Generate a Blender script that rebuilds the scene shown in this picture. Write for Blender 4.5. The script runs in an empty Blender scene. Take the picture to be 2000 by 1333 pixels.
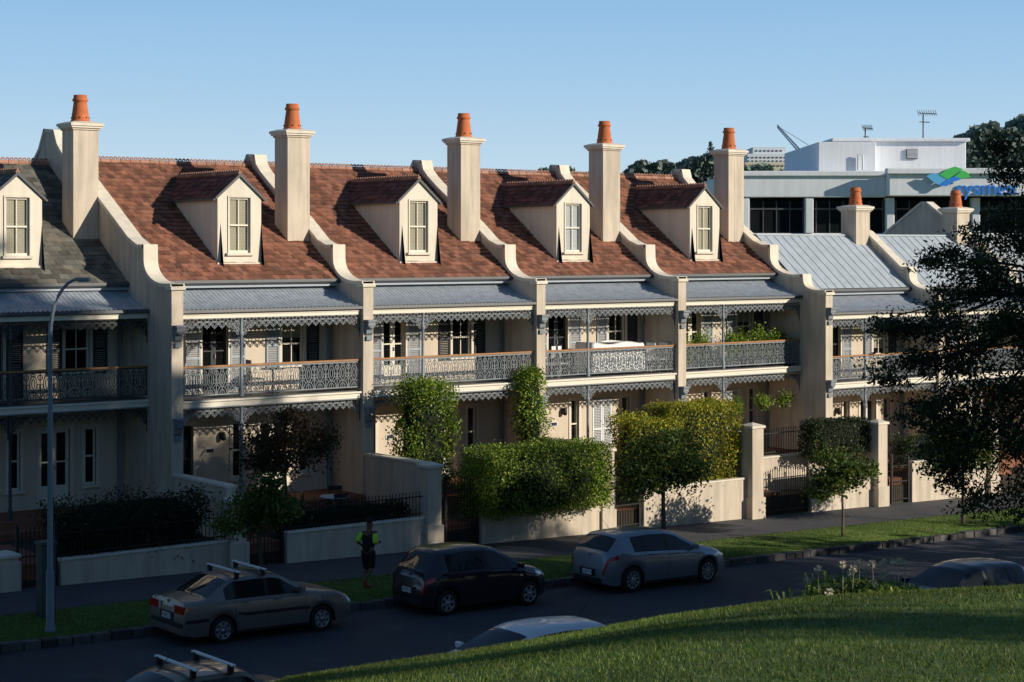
import bpy, math, random, bmesh
import numpy as np
from mathutils import Vector, Matrix
R=random.Random(7); rng=np.random.default_rng(5)
scene=bpy.context.scene; COL=scene.collection
CX,CY,CZ=-24.37,-46.3,8.45
DX,DY=.7875,.6163
def g(x): return -.1-.022*max(-40,min(x,60))
# ---------------------------------------------------------------- materials
def nn(nt,t,**k):
    n=nt.nodes.new(t)
    for a,b in k.items(): setattr(n,a,b)
    return n
def base_mat(name):
    m=bpy.data.materials.new(name); m.use_nodes=True
    nt=m.node_tree; nt.nodes.clear()
    o=nn(nt,'ShaderNodeOutputMaterial'); return m,nt,o
def mul(nt,col_socket,fac_socket):
    mx=nn(nt,'ShaderNodeMix',data_type='RGBA',blend_type='MULTIPLY'); mx.inputs[0].default_value=1
    nt.links.new(col_socket,mx.inputs[6]); nt.links.new(fac_socket,mx.inputs[7]); return mx.outputs[2]
def maprange(nt,sock,a,b,c,d):
    r=nn(nt,'ShaderNodeMapRange'); r.inputs[1].default_value=a; r.inputs[2].default_value=b; r.inputs[3].default_value=c; r.inputs[4].default_value=d
    nt.links.new(sock,r.inputs[0]); return r.outputs[0]
def mat(name,col,rough=.8,var=.12,scale=2.5,bump=0.,bscale=30,metal=0.,spec=.3,island=0.,coat=0.,streak=0.,col2=None,c2scale=.8,c2lo=.5,c2hi=.65,objspace=False):
    m,nt,o=base_mat(name); L=nt.links.new
    p=nn(nt,'ShaderNodeBsdfPrincipled'); L(p.outputs[0],o.inputs[0])
    p.inputs['Roughness'].default_value=rough; p.inputs['Metallic'].default_value=metal
    p.inputs['Specular IOR Level'].default_value=spec; p.inputs['Coat Weight'].default_value=coat; p.inputs['Coat Roughness'].default_value=.04
    if objspace:
        tc=nn(nt,'ShaderNodeTexCoord'); pos=tc.outputs['Object']
    else:
        geo=nn(nt,'ShaderNodeNewGeometry'); pos=geo.outputs['Position']
    n=nn(nt,'ShaderNodeTexNoise'); n.inputs['Scale'].default_value=scale; n.inputs['Detail'].default_value=6; n.inputs['Roughness'].default_value=.65
    L(pos,n.inputs['Vector'])
    rgb=nn(nt,'ShaderNodeRGB'); rgb.outputs[0].default_value=(*col,1); c=rgb.outputs[0]
    if col2:
        n2=nn(nt,'ShaderNodeTexNoise'); n2.inputs['Scale'].default_value=c2scale; n2.inputs['Detail'].default_value=8; n2.inputs['Roughness'].default_value=.75
        L(pos,n2.inputs['Vector'])
        f=maprange(nt,n2.outputs[0],c2lo,c2hi,0,1)
        mx=nn(nt,'ShaderNodeMix',data_type='RGBA'); L(f,mx.inputs[0]); L(c,mx.inputs[6]); mx.inputs[7].default_value=(*col2,1); c=mx.outputs[2]
    c=mul(nt,c,maprange(nt,n.outputs[0],.3,.7,1-var,1+var))
    if island:
        g2=nn(nt,'ShaderNodeNewGeometry'); c=mul(nt,c,maprange(nt,g2.outputs['Random Per Island'],0,1,1-island,1+island))
    if streak:
        mp=nn(nt,'ShaderNodeMapping'); mp.inputs['Scale'].default_value=(3.5,3.5,.35); L(pos,mp.inputs[0])
        n3=nn(nt,'ShaderNodeTexNoise'); n3.inputs['Scale'].default_value=1.3; n3.inputs['Detail'].default_value=7; L(mp.outputs[0],n3.inputs['Vector'])
        c=mul(nt,c,maprange(nt,n3.outputs[0],.35,.6,1-streak,1.03))
    L(c,p.inputs['Base Color'])
    if bump:
        n4=nn(nt,'ShaderNodeTexNoise'); n4.inputs['Scale'].default_value=bscale; n4.inputs['Detail'].default_value=4; L(pos,n4.inputs['Vector'])
        b=nn(nt,'ShaderNodeBump'); b.inputs['Strength'].default_value=bump; b.inputs['Distance'].default_value=.02; L(n4.outputs[0],b.inputs['Height']); L(b.outputs[0],p.inputs['Normal'])
    return m
def leafmat(name,c1,c2,c3,trans=.3,clump=.9):
    m,nt,o=base_mat(name); L=nt.links.new
    geo=nn(nt,'ShaderNodeNewGeometry')
    cr=nn(nt,'ShaderNodeValToRGB'); e=cr.color_ramp.elements; e[0].color=(*c1,1); e[1].color=(*c3,1); x=cr.color_ramp.elements.new(.55); x.color=(*c2,1)
    L(geo.outputs['Random Per Island'],cr.inputs[0])
    n=nn(nt,'ShaderNodeTexNoise'); n.inputs['Scale'].default_value=clump; n.inputs['Detail'].default_value=3; L(geo.outputs['Position'],n.inputs['Vector'])
    c=mul(nt,cr.outputs[0],maprange(nt,n.outputs[0],.35,.65,.6,1.25))
    p=nn(nt,'ShaderNodeBsdfPrincipled'); p.inputs['Roughness'].default_value=.5; p.inputs['Specular IOR Level'].default_value=.25; L(c,p.inputs['Base Color'])
    if trans:
        t=nn(nt,'ShaderNodeBsdfTranslucent'); L(c,t.inputs[0])
        mx=nn(nt,'ShaderNodeMixShader'); mx.inputs[0].default_value=trans; L(p.outputs[0],mx.inputs[1]); L(t.outputs[0],mx.inputs[2]); L(mx.outputs[0],o.inputs[0])
    else: L(p.outputs[0],o.inputs[0])
    return m
def glassmat(name,tint=(.03,.035,.04),rough=.03,clear=.0,spec=.6):
    m,nt,o=base_mat(name); L=nt.links.new
    p=nn(nt,'ShaderNodeBsdfPrincipled'); p.inputs['Base Color'].default_value=(*tint,1); p.inputs['Roughness'].default_value=rough; p.inputs['Specular IOR Level'].default_value=spec
    if clear:
        t=nn(nt,'ShaderNodeBsdfTransparent'); t.inputs[0].default_value=(.92,.94,.94,1)
        mx=nn(nt,'ShaderNodeMixShader'); mx.inputs[0].default_value=clear; L(p.outputs[0],mx.inputs[1]); L(t.outputs[0],mx.inputs[2]); L(mx.outputs[0],o.inputs[0])
    else: L(p.outputs[0],o.inputs[0])
    return m
M={}
M['stucco']=mat('painted_stucco',(.60,.515,.405),.85,.08,1.2,bump=.25,bscale=25,streak=.2)
M['stuccolight']=mat('painted_trim',(.72,.65,.53),.7,.05,2,streak=.08)
M['wallin']=mat('facade_paint',(.62,.53,.41),.8,.05,1.5,bump=.1,streak=.08)
M['cream']=mat('cream_timber',(.76,.71,.59),.55,.04,4)
M['tile']=mat('terracotta_tile',(.27,.115,.07),.85,.2,4.5,bump=.4,bscale=40,island=.42,col2=(.17,.085,.06),c2scale=2.2,c2lo=.42,c2hi=.66)
M['tiledark']=mat('weathered_terracotta_tile',(.17,.068,.048),.85,.3,2.6,bump=.4,bscale=40,island=.4)
M['slate']=mat('slate',(.125,.12,.10),.75,.25,2.2,bump=.4,bscale=40,island=.42,col2=(.18,.155,.12),c2scale=.8)
M['ridge']=mat('terracotta_ridge',(.36,.19,.13),.8,.2,5,island=.25)
M['pot']=mat('terracotta_pot',(.52,.15,.055),.75,.18,4,bump=.2)
M['tin']=mat('corrugated_steel',(.37,.415,.46),.5,.12,1.5,metal=.0,spec=.5,col2=(.28,.315,.35),c2scale=1.5,streak=.18)
M['tinroof']=mat('painted_steel_roof',(.42,.475,.52),.5,.05,1.2,metal=.0,spec=.4,streak=.1)
M['gutter']=mat('gutter_grey',(.085,.09,.095),.5,.1,3)
M['iron']=mat('painted_cast_iron',(.21,.235,.255),.5,.1,6,spec=.4)
M['ironblack']=mat('black_iron',(.02,.022,.024),.5,.1,6)
M['timber']=mat('stained_handrail',(.38,.18,.07),.5,.2,12)
M['shutter']=mat('shutter_paint',(.36,.40,.44),.6,.06,4)
M['shutterdark']=mat('dark_door_shaded_shutter',(.04,.045,.052),.6,.08,4)  # dark doors; on shutters it puts the shade into the colour
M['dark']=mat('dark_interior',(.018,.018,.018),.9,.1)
M['blind']=mat('fabric_blind',(.62,.56,.42),.8,.06,3)
M['whiteblind']=mat('white_shutter_blind',(.76,.78,.78),.7,.05,3)
M['glass']=glassmat('window_glass',clear=.78)
M['carglass']=glassmat('car_glass',(.012,.014,.016),.03,spec=.4)
M['asphalt']=mat('asphalt',(.052,.054,.062),.85,.18,.5,bump=.5,bscale=70,col2=(.075,.075,.082),c2scale=.35)
M['path']=mat('footpath_asphalt',(.08,.081,.085),.85,.12,.8,bump=.4,bscale=60,col2=(.06,.061,.066),c2scale=.5)
M['basalt']=mat('basalt_kerb',(.075,.073,.07),.85,.25,5,bump=.6,bscale=18,island=.45)
M['grass']=mat('lawn',(.075,.13,.022),.95,.3,3,bump=.8,bscale=45,col2=(.12,.15,.04),c2scale=.6)
M['blade']=leafmat('grass_blade',(.06,.12,.016),(.12,.19,.03),(.22,.23,.06),.35,.5)
M['earth']=mat('garden_soil',(.05,.04,.028),.95,.3,4,bump=.6)
M['brickpave']=mat('terracotta_paving',(.25,.1,.06),.85,.2,3,bump=.3)
M['bark']=mat('bark',(.10,.082,.062),.9,.3,8,bump=.9,bscale=30)
M['darkbark']=mat('dark_bark',(.03,.025,.02),.9,.3,8,bump=.9,bscale=30)
M['leafgreen']=leafmat('hedge_leaf',(.06,.12,.015),(.20,.30,.035),(.38,.44,.07),.3)
M['leafyellow']=leafmat('golden_leaf',(.12,.17,.015),(.34,.36,.04),(.58,.46,.05),.35)
M['leafdark']=leafmat('dark_leaf',(.014,.028,.010),(.034,.054,.018),(.065,.085,.028),.2)  # dark evergreen leaf; the large tree's shade is partly in this colour
M['leafpark']=leafmat('park_leaf',(.02,.035,.01),(.035,.055,.014),(.05,.07,.02),0)
M['leafstreet']=leafmat('street_tree_leaf',(.04,.08,.015),(.09,.145,.028),(.18,.19,.04),.35)
M['leafcopper']=leafmat('copper_leaf',(.03,.024,.012),(.06,.042,.022),(.11,.068,.03),.3)
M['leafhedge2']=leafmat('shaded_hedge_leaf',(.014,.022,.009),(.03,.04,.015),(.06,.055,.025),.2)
M['leaffar']=leafmat('hazed_distant_leaf',(.13,.18,.16),(.19,.25,.21),(.26,.31,.24),.2,.05)  # aerial haze is mixed into these paler, bluish leaf colours
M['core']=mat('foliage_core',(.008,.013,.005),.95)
M['white']=mat('white_wall',(.76,.79,.82),.7,.04,.3,streak=.06)
M['whitepaint']=mat('white_paint',(.78,.78,.77),.5,.04,4)
M['galv']=mat('galvanised_steel',(.20,.24,.27),.5,.08,4,metal=.2)
M['cabinet']=mat('grey_green_cabinet',(.06,.078,.078),.6,.1,4)
M['tyre']=mat('tyre_rubber',(.015,.015,.016),.8,.1,5)
M['rim']=mat('alloy_rim',(.42,.43,.45),.3,.08,8,metal=.7)
M['black']=mat('black_plastic',(.018,.018,.02),.5,.1,5)
M['red']=mat('red_lens',(.42,.014,.01),.15,.05,5,spec=.6)
M['amber']=mat('amber_lens',(.6,.16,.02),.15,.05,5,spec=.6)
M['lens']=mat('clear_lens',(.62,.64,.66),.1,.05,5,spec=.8,metal=.2)
M['plate']=mat('number_plate',(.7,.7,.68),.4,.03,5)
M['skin']=mat('skin',(.16,.075,.045),.55,.05,8)
M['cloth']=mat('black_cloth',(.014,.015,.018),.9,.15,12)
M['hivis']=mat('fluorescent_cloth',(.42,.78,.04),.8,.05,8)
M['hair']=mat('dark_hair',(.012,.01,.009),.8,.2,20)
M['shoe']=mat('red_shoe',(.4,.06,.03),.6,.05,9)
M['logoblue']=mat('sign_blue',(.04,.27,.85),.5,.02)
M['logogreen']=mat('sign_green',(.09,.6,.14),.5,.02)
M['logolight']=mat('sign_light_blue',(.14,.5,.85),.5,.02)
M['redchair']=mat('red_paint',(.4,.04,.02),.5,.05)
M['cityyellow']=mat('distant_cream_wall',(.66,.58,.42),.8,.05,.1)
M['citywhite']=mat('distant_white_wall',(.68,.72,.76),.8,.05,.1)
M['crane']=mat('crane_steel',(.12,.2,.3),.6,.05)
# ---------------------------------------------------------------- helpers
class MB:
    def __init__(s): s.v=[];s.f=[];s.m=[];s.s=[]
    def add(s,vs,fs,m=0,sm=False):
        b=len(s.v); s.v+= [tuple(v) for v in vs]
        for f in fs: s.f.append([b+i for i in f]); s.m.append(m); s.s.append(sm)
    def box(s,x0,x1,y0,y1,z0,z1,m=0):
        s.add([(x0,y0,z0),(x1,y0,z0),(x1,y1,z0),(x0,y1,z0),(x0,y0,z1),(x1,y0,z1),(x1,y1,z1),(x0,y1,z1)],
              [(0,3,2,1),(4,5,6,7),(0,1,5,4),(1,2,6,5),(2,3,7,6),(3,0,4,7)],m)
    def obox(s,c,ax,ay,az,m=0):
        c,ax,ay,az=map(Vector,(c,ax,ay,az)); vs=[]
        for k in(-1,1):
            for i,j in((-1,-1),(1,-1),(1,1),(-1,1)): vs.append(c+ax*i+ay*j+az*k)
        s.add(vs,[(0,3,2,1),(4,5,6,7),(0,1,5,4),(1,2,6,5),(2,3,7,6),(3,0,4,7)],m)
    def px(s,pts,x0,x1,m=0):
        n=len(pts); vs=[(x0,y,z) for y,z in pts]+[(x1,y,z) for y,z in pts]
        fs=[list(range(n))[::-1],list(range(n,2*n))]+[(i,(i+1)%n,n+(i+1)%n,n+i) for i in range(n)]
        s.add(vs,fs,m)
    def py(s,pts,y0,y1,m=0):
        n=len(pts); vs=[(x,y0,z) for x,z in pts]+[(x,y1,z) for x,z in pts]
        fs=[list(range(n)),list(range(n,2*n))[::-1]]+[(i,n+i,n+(i+1)%n,(i+1)%n) for i in range(n)]
        s.add(vs,fs,m)
    def lathe(s,prof,c,n=16,m=0,axis='z',sm=True):
        vs=[];fs=[]
        for r,z in prof:
            for i in range(n):
                a=2*math.pi*i/n; p=(r*math.cos(a),r*math.sin(a),z)
                if axis=='y': p=(p[0],p[2],p[1])
                if axis=='x': p=(p[2],p[0],p[1])
                vs.append((c[0]+p[0],c[1]+p[1],c[2]+p[2]))
        for k in range(len(prof)-1):
            for i in range(n): j=(i+1)%n; fs.append((k*n+i,k*n+j,(k+1)*n+j,(k+1)*n+i))
        s.add(vs,fs,m,sm)
        s.add(vs[:n],[list(range(n))[::-1]],m); s.add(vs[-n:],[list(range(n))],m)
    def path(s,pts,rad,n=6,m=0,sm=True):
        pts=[Vector(p) for p in pts]; vs=[];fs=[]
        for i,p in enumerate(pts):
            d=(pts[min(i+1,len(pts)-1)]-pts[max(i-1,0)]).normalized()
            a=d.cross(Vector((0,0,1)) if abs(d.z)<.9 else Vector((1,0,0))).normalized(); b=d.cross(a)
            r=rad[i] if hasattr(rad,'__len__') else rad
            for k in range(n):
                t=2*math.pi*k/n; vs.append(p+a*(r*math.cos(t))+b*(r*math.sin(t)))
        for i in range(len(pts)-1):
            for k in range(n): j=(k+1)%n; fs.append((i*n+k,i*n+j,(i+1)*n+j,(i+1)*n+k))
        fs.append(list(range(n))); fs.append([len(vs)-1-k for k in range(n)])
        s.add(vs,fs,m,sm)
    def rib(s,pts,w,y,m=0,close=False):
        P=[Vector((p[0],p[1])) for p in pts]; n=len(P); vs=[]
        for i in range(n):
            if close: d=P[(i+1)%n]-P[i-1]
            else: d=P[min(i+1,n-1)]-P[max(i-1,0)]
            d.normalize(); q=Vector((-d.y,d.x))*w/2
            vs+= [(P[i].x+q.x,y,P[i].y+q.y),(P[i].x-q.x,y,P[i].y-q.y)]
        fs=[(2*i,2*i+1,2*((i+1)%n)+1,2*((i+1)%n)) for i in range(n if close else n-1)]
        s.add(vs,fs,m)
    def ring(s,cx,cz,rx,rz,w,y,m=0,n=12,a0=0,a1=360):
        full=(a1-a0)>=360
        k=n if full else n+1
        s.rib([(cx+rx*math.cos(math.radians(a0+(a1-a0)*i/n)),cz+rz*math.sin(math.radians(a0+(a1-a0)*i/n))) for i in range(k)],w,y,m,full)
    def obj(s,name,mats,parent=None,label=None,bevel=0,solid=0,smoothall=False):
        me=bpy.data.meshes.new(name); me.from_pydata(s.v,[],s.f)
        for k in mats: me.materials.append(M[k] if isinstance(k,str) else k)
        me.polygons.foreach_set('material_index',s.m)
        me.polygons.foreach_set('use_smooth',[True]*len(s.f) if smoothall else s.s); me.update()
        o=bpy.data.objects.new(name,me); COL.objects.link(o)
        if parent is not None: o.parent=parent
        if label: o['label']=label
        if bevel:
            b=o.modifiers.new('b','BEVEL'); b.width=bevel; b.segments=2; b.limit_method='ANGLE'
        if solid:
            b=o.modifiers.new('s','SOLIDIFY'); b.thickness=solid; b.offset=0
        return o
def thing(name,label,cat,loc=(0,0,0),rz=0,group=None):
    o=bpy.data.objects.new(name,None); o.location=loc; o.rotation_euler=(0,0,rz); o.empty_display_size=.3; COL.objects.link(o)
    o['label']=label; o['category']=cat
    if group: o['group']=group
    return o
def tag(o,label,cat,group=None):
    o['label']=label; o['category']=cat
    if group:o['group']=group
    return o
def mesh_np(name,v,f,mats,parent=None,mi=None):
    me=bpy.data.meshes.new(name); k=f.shape[1]; n=len(f)
    me.vertices.add(len(v)); me.vertices.foreach_set('co',v.astype(np.float32).ravel())
    me.loops.add(n*k); me.loops.foreach_set('vertex_index',f.astype(np.int32).ravel())
    me.polygons.add(n); me.polygons.foreach_set('loop_start',np.arange(0,n*k,k,dtype=np.int32)); me.polygons.foreach_set('loop_total',np.full(n,k,dtype=np.int32))
    for q in mats: me.materials.append(M[q])
    if mi is not None: me.polygons.foreach_set('material_index',mi.astype(np.int32))
    me.update(calc_edges=True)
    o=bpy.data.objects.new(name,me); COL.objects.link(o)
    if parent is not None:o.parent=parent
    return o
def leafquads(P,size,aspect=.5,updown=0.):
    n=len(P); N=rng.normal(size=(n,3)); N[:,2]+=updown; N/=np.linalg.norm(N,axis=1)[:,None]
    T=np.cross(N,rng.normal(size=(n,3))); T/=np.linalg.norm(T,axis=1)[:,None]; B=np.cross(N,T)
    s=(size*rng.uniform(.6,1.3,n))[:,None]
    V=np.stack([P-T*s*.5,P+B*s*.5*aspect,P+T*s*.5,P-B*s*.5*aspect],1).reshape(-1,3)
    F=np.arange(4*n).reshape(-1,4); return V,F
def blobpts(blobs,n,clumps=14,sig=.28):
    w=np.array([b[3]*b[4]+b[4]*b[5] for b in blobs]); w=w/w.sum(); out=[]
    for b,ww in zip(blobs,w):
        k=max(1,int(n*ww)); c=np.array(b[:3]); r=np.array(b[3:6])
        d=rng.normal(size=(clumps,3)); d/=np.linalg.norm(d,axis=1)[:,None]
        cc=c+d*r*rng.uniform(.3,1.0,(clumps,1)); cs=rng.uniform(.6,1.4,clumps)
        i=rng.integers(0,clumps,k); out.append(cc[i]+np.clip(rng.normal(size=(k,3)),-2.2,2.2)*r*sig*cs[i][:,None])
    return np.concatenate(out)
def tree(name,label,cat,loc,trunk,blobs,n,leaf,lm,clumps=14,sig=.28,limbs=6,group=None,tr=.06,aspect=.5,bark='bark',lr=1.):
    t=thing(name,label,cat,loc,group=group); mb=MB()
    mb.path(trunk,[tr*(1-.45*i/(len(trunk)-1)) for i in range(len(trunk))],8)
    top=Vector(trunk[-1]); mid=Vector(trunk[len(trunk)//2])
    for i in range(limbs):
        b=blobs[i%len(blobs)]; st=top.lerp(mid,R.random()*.6)
        e=Vector((b[0]+R.uniform(-.7,.7)*b[3],b[1]+R.uniform(-.7,.7)*b[4],b[2]+R.uniform(-.3,.7)*b[5]))
        m1=st.lerp(e,.5)+Vector((R.uniform(-.1,.1),R.uniform(-.1,.1),.05))*b[3]
        mb.path([st,m1,e],[tr*.5*lr,tr*.3*lr,tr*.1*lr],5)
        for _ in range(2):
            e2=e+Vector((R.uniform(-.5,.5)*b[3],R.uniform(-.5,.5)*b[4],R.uniform(-.1,.5)*b[5])); mb.path([m1,m1.lerp(e2,.6),e2],[tr*.25*lr,tr*.15*lr,tr*.06*lr],4)
    mb.obj('trunk',[bark],t)
    P=blobpts(blobs,n,clumps,sig); V,F=leafquads(P,leaf,aspect); mesh_np('crown',V,F,[lm],t); return t
def hedge(name,label,loc,sx,sy,z0,z1,n,leaf,lm,rough=.12,cat='hedge',round_=.25,core=True,group=None):
    P=rng.uniform(-1,1,(n,3)); ax=rng.integers(0,3,n); sg=np.where(rng.random(n)<.5,-1,1); P[np.arange(n),ax]=sg
    p=4; L=(np.abs(P)**p).sum(1)**(1/p); Q=P/L[:,None]; P=P*(1-round_*1.6)+Q*round_*1.6 if round_<.6 else Q
    h=np.array([sx/2,sy/2,(z1-z0)/2]); c=np.array([loc[0],loc[1],(z0+z1)/2])
    W=P*h+c
    bn=np.sin(W[:,0]*3.1+W[:,2]*2.3)*.5+np.sin(W[:,1]*4.3+W[:,0]*1.7)*.5+np.sin(W[:,2]*5.1)*.4
    W+=(P*bn[:,None]*rough)+rng.normal(size=(n,3))*rough*.6
    W-=P*rng.random((n,1))**2*.3
    t=thing(name,label,cat,(loc[0],loc[1],z0),group=group); W-=np.array([loc[0],loc[1],z0])
    V,F=leafquads(W,leaf,.6); mesh_np('foliage',V,F,[lm],t)
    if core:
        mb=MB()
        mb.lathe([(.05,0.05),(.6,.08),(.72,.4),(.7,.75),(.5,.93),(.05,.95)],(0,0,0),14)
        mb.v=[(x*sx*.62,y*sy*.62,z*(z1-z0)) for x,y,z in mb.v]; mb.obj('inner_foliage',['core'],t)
    return t
def tiles(mb,O,U,V,N,ul,vl,tw,th,m=0,lift=.035):
    O,U,V,N=map(Vector,(O,U,V,N)); rows=int(vl/th)+1
    mb.add([O-N*.01,O+U*ul-N*.01,O+U*ul+V*vl-N*.01,O+V*vl-N*.01],[(0,1,2,3)],m)
    for r in range(rows):
        v0=r*th-.02; v1=min((r+1)*th+.04,vl); x=-(tw/2 if r%2 else 0)
        while x<ul:
            a=max(x,0)+.005; b=min(x+tw,ul)-.005; x+=tw
            if b-a<.03: continue
            j=R.uniform(-.008,.012); h=lift+j; vv=v0+R.uniform(-.012,.012)
            p=[O+U*a+V*vv+N*h,O+U*b+V*vv+N*(h+R.uniform(-.006,.006)),O+U*b+V*v1+N*.008,O+U*a+V*v1+N*.008,O+U*a+V*vv,O+U*b+V*vv]
            mb.add(p,[(0,1,2,3),(4,5,1,0)],m)
def text_mesh(s,size,ext=.004,off=0):
    c=bpy.data.curves.new('t','FONT'); c.body=s; c.size=size; c.extrude=ext; c.align_x='CENTER'; c.align_y='CENTER'; c.offset=off
    o=bpy.data.objects.new('t',c); COL.objects.link(o); dg=bpy.context.evaluated_depsgraph_get(); dg.update()
    me=bpy.data.meshes.new_from_object(o.evaluated_get(dg)); bpy.data.objects.remove(o); return me
def text_obj(name,s,size,matk,parent,loc,rot,ext=.004,off=0):
    me=text_mesh(s,size,ext,off); me.materials.clear(); me.materials.append(M[matk])
    o=bpy.data.objects.new(name,me); COL.objects.link(o); o.parent=parent; o.location=loc; o.rotation_euler=rot; return o
# ---------------------------------------------------------------- ground
def hillz(x,y):
    vx=x-CX; vy=y-CY; D=DY*vx+DX*vy; lat=DX*vx-DY*vy
    u=max(-.35,min(.4,lat/max(D,3)))
    b=float(np.interp(u,[-.35,-.206,-.122,-.028,.083,.156,.278,.4],[.0118,.0104,.0084,.00745,.00615,.0056,.0052,.005]))
    z=6.8-b*max(D,0)**2
    z+=.02*math.sin(x*.9+y*.5)+.02*math.sin(y*1.3-x*.4)
    return max(z,g(x))
KF,KN=-9.45,-20.2
xs=[-1500,-500,-150,-80]+[-50+i*.8 for i in range(151)]+[90,150,500,2500]
rows=[(-1500,1),(-300,1),(-120,1),(-80,1)]+[(-64+i*.7,1) for i in range(62)]+[(-20.6,0),(KN,0),(KN+.002,2),(KF-.002,2),(KF,0),(-6.3,0),(-3.3,0),(2,0),(30,0),(120,0),(600,0),(2500,0)]
V=[];F=[]
for y,k in rows:
    for x in xs: V.append((x,y,(hillz(x,y) if k==1 else g(x)-(.14 if k==2 else 0))))
nx=len(xs)
for j in range(len(rows)-1):
    for i in range(nx-1): F.append((j*nx+i,j*nx+i+1,(j+1)*nx+i+1,(j+1)*nx+i))
mb=MB(); mb.add(V,F,0,True); o=mb.obj('ground',['grass']); o['kind']='structure'
def strip(name,y0,y1,dz,mk,x0=-60,x1=90):
    mb=MB(); pts=np.linspace(x0,x1,31)
    for a,b in zip(pts[:-1],pts[1:]): mb.add([(a,y0,g(a)+dz),(b,y0,g(b)+dz),(b,y1,g(b)+dz),(a,y1,g(a)+dz)],[(0,1,2,3)])
    o=mb.obj(name,[mk]); o['kind']='structure'; return o
strip('road',KN+.01,KF-.01,-.132,'asphalt')
strip('footpath',-6.3,-3.3,.006,'path')
mb=MB(); 
for yk in (KF,KN):
    x=-40.
    while x<60:
        l=R.uniform(.3,.55); w=.12; h=R.uniform(-.018,.018); j=R.uniform(-.02,.02)
        mb.obox((x+l/2,yk+j+( -.02 if yk==KF else .02),g(x)-.06+h),(l/2-.016,R.uniform(-.006,.006),-.022*l/2),(0,w,0),(0,0,.1)); x+=l
o=mb.obj('kerb',['basalt'],bevel=.018); o['kind']='structure'
# ---------------------------------------------------------------- house
T=.18
def arc(y0,z0,y1,z1,n=7):
    return [(y0+(y1-y0)*math.sin(math.pi/2*i/n), z0+(z1-z0)*(1-math.cos(math.pi/2*i/n))) for i in range(n+1)]
FRONT=[(0,7.37),(.42,7.37)]+arc(.42,7.37,1.62,8.02)[1:]+[(1.63,8.47),(2.05,8.47)]
STD=FRONT+[(2.5,8.62),(3.5,9.3),(5.35,10.42),(6.0,10.85),(6.28,11.1),(6.38,11.42),(6.9,11.45),(7.1,11.2),(12,7.8)]
P0=FRONT+[(2.6,8.68),(5.45,10.42),(7.0,11.2),(7.5,11.6),(7.75,12.05),(8.5,12.12),(8.9,11.5),(12,9)]
P4=[(-1.1,6.83),(-.72,6.83)]+arc(-.72,6.83,-.05,7.12,5)[1:]+[(0,7.4)]+STD[1:]
G2=[(-1.1,6.75),(-.7,6.75)]+arc(-.7,6.75,.3,7.25,5)[1:]+[(.32,7.62),(.72,7.62),(2.5,9.0),(2.8,9.12),(3.1,9.1),(6.5,6.6)]
G3=[(-1.1,6.75),(-.7,6.75)]+arc(-.7,6.75,.3,7.25,5)[1:]+[(.32,7.62),(.72,7.62),(2.5,8.95),(4.55,10.3),(4.85,10.3),(7.2,8.8)]
def party_wall(h,xw,prof,corb,zo=0):
    mb=MB(); yb=prof[-1][0]; yf=prof[0][0]
    mb.px([(yf,-.9)]+prof+[(yb,-.9)],xw-T,xw+T,0)
    for (a,b),(c,d) in zip(prof[:-1],prof[1:]):
        l=math.hypot(c-a,d-b)
        if l<.02: continue
        n=(-(d-b)/l,(c-a)/l); e=.012
        mb.add([(xw-T-.045,a+n[0]*e,b+n[1]*e),(xw+T+.045,a+n[0]*e,b+n[1]*e),(xw+T+.045,c+n[0]*e,d+n[1]*e),(xw-T-.045,c+n[0]*e,d+n[1]*e),
                (xw-T-.045,a-n[0]*.09,b-n[1]*.09),(xw+T+.045,a-n[0]*.09,b-n[1]*.09),(xw+T+.045,c-n[0]*.09,d-n[1]*.09),(xw-T-.045,c-n[0]*.09,d-n[1]*.09)],
               [(0,1,2,3),(4,7,6,5),(0,4,5,1),(2,6,7,3),(0,3,7,4),(1,5,6,2)],1)
    mb.box(xw-T-.05,xw+T+.05,yf-.06,yf+.3,prof[0][1]-.16,prof[0][1]-.06,1)
    mb.obj('party_wall',['stucco','stuccolight'],h)
    for z in corb:
        cb=MB(); cb.px([(yf-.005,z-.32),(yf-.08,z-.25),(yf-.1,z-.12),(yf-.2,z-.02),(yf-.2,z+.1),(yf-.005,z+.1)],xw-.12,xw+.12,0)
        cb.box(xw-.15,xw+.15,yf-.24,yf-.006,z+.102,z+.16,0); cb.lathe([(.02,-.09),(.06,-.08),(.06,.08),(.02,.09)],(xw,yf-.13,z-.06),10,0,'x')
        cb.box(xw-.1,xw+.1,yf-.07,yf-.004,z-.46,z-.33,0)
        cb.obj('corbel',['iron'],h)
def facade(h,x0,x1,z0,z1,y,ops):
    X=sorted({x0,x1,*[o[0] for o in ops],*[o[1] for o in ops]}); Z=sorted({z0,z1,*[o[2] for o in ops],*[o[3] for o in ops]})
    mb=MB()
    for a,b in zip(X[:-1],X[1:]):
        for c,d in zip(Z[:-1],Z[1:]):
            mx,mz=(a+b)/2,(c+d)/2
            if any(o[0]<mx<o[1] and o[2]<mz<o[3] for o in ops): continue
            mb.add([(a,y,c),(b,y,c),(b,y,d),(a,y,d)],[(0,1,2,3)],0)
    for o in ops:
        a,b,c,d=o[:4]; mb.add([(a,y,c),(b,y,c),(b,y,d),(a,y,d),(a,y+.22,c),(b,y+.22,c),(b,y+.22,d),(a,y+.22,d)],[(0,1,5,4),(1,2,6,5),(2,3,7,6),(3,0,4,7)],0)
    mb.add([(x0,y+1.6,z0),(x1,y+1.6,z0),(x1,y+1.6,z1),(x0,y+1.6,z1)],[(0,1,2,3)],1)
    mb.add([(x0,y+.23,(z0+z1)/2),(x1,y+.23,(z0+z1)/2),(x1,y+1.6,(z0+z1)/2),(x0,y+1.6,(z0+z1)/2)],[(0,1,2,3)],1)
    mb.obj('front_wall',['wallin','dark'],h)
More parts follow.
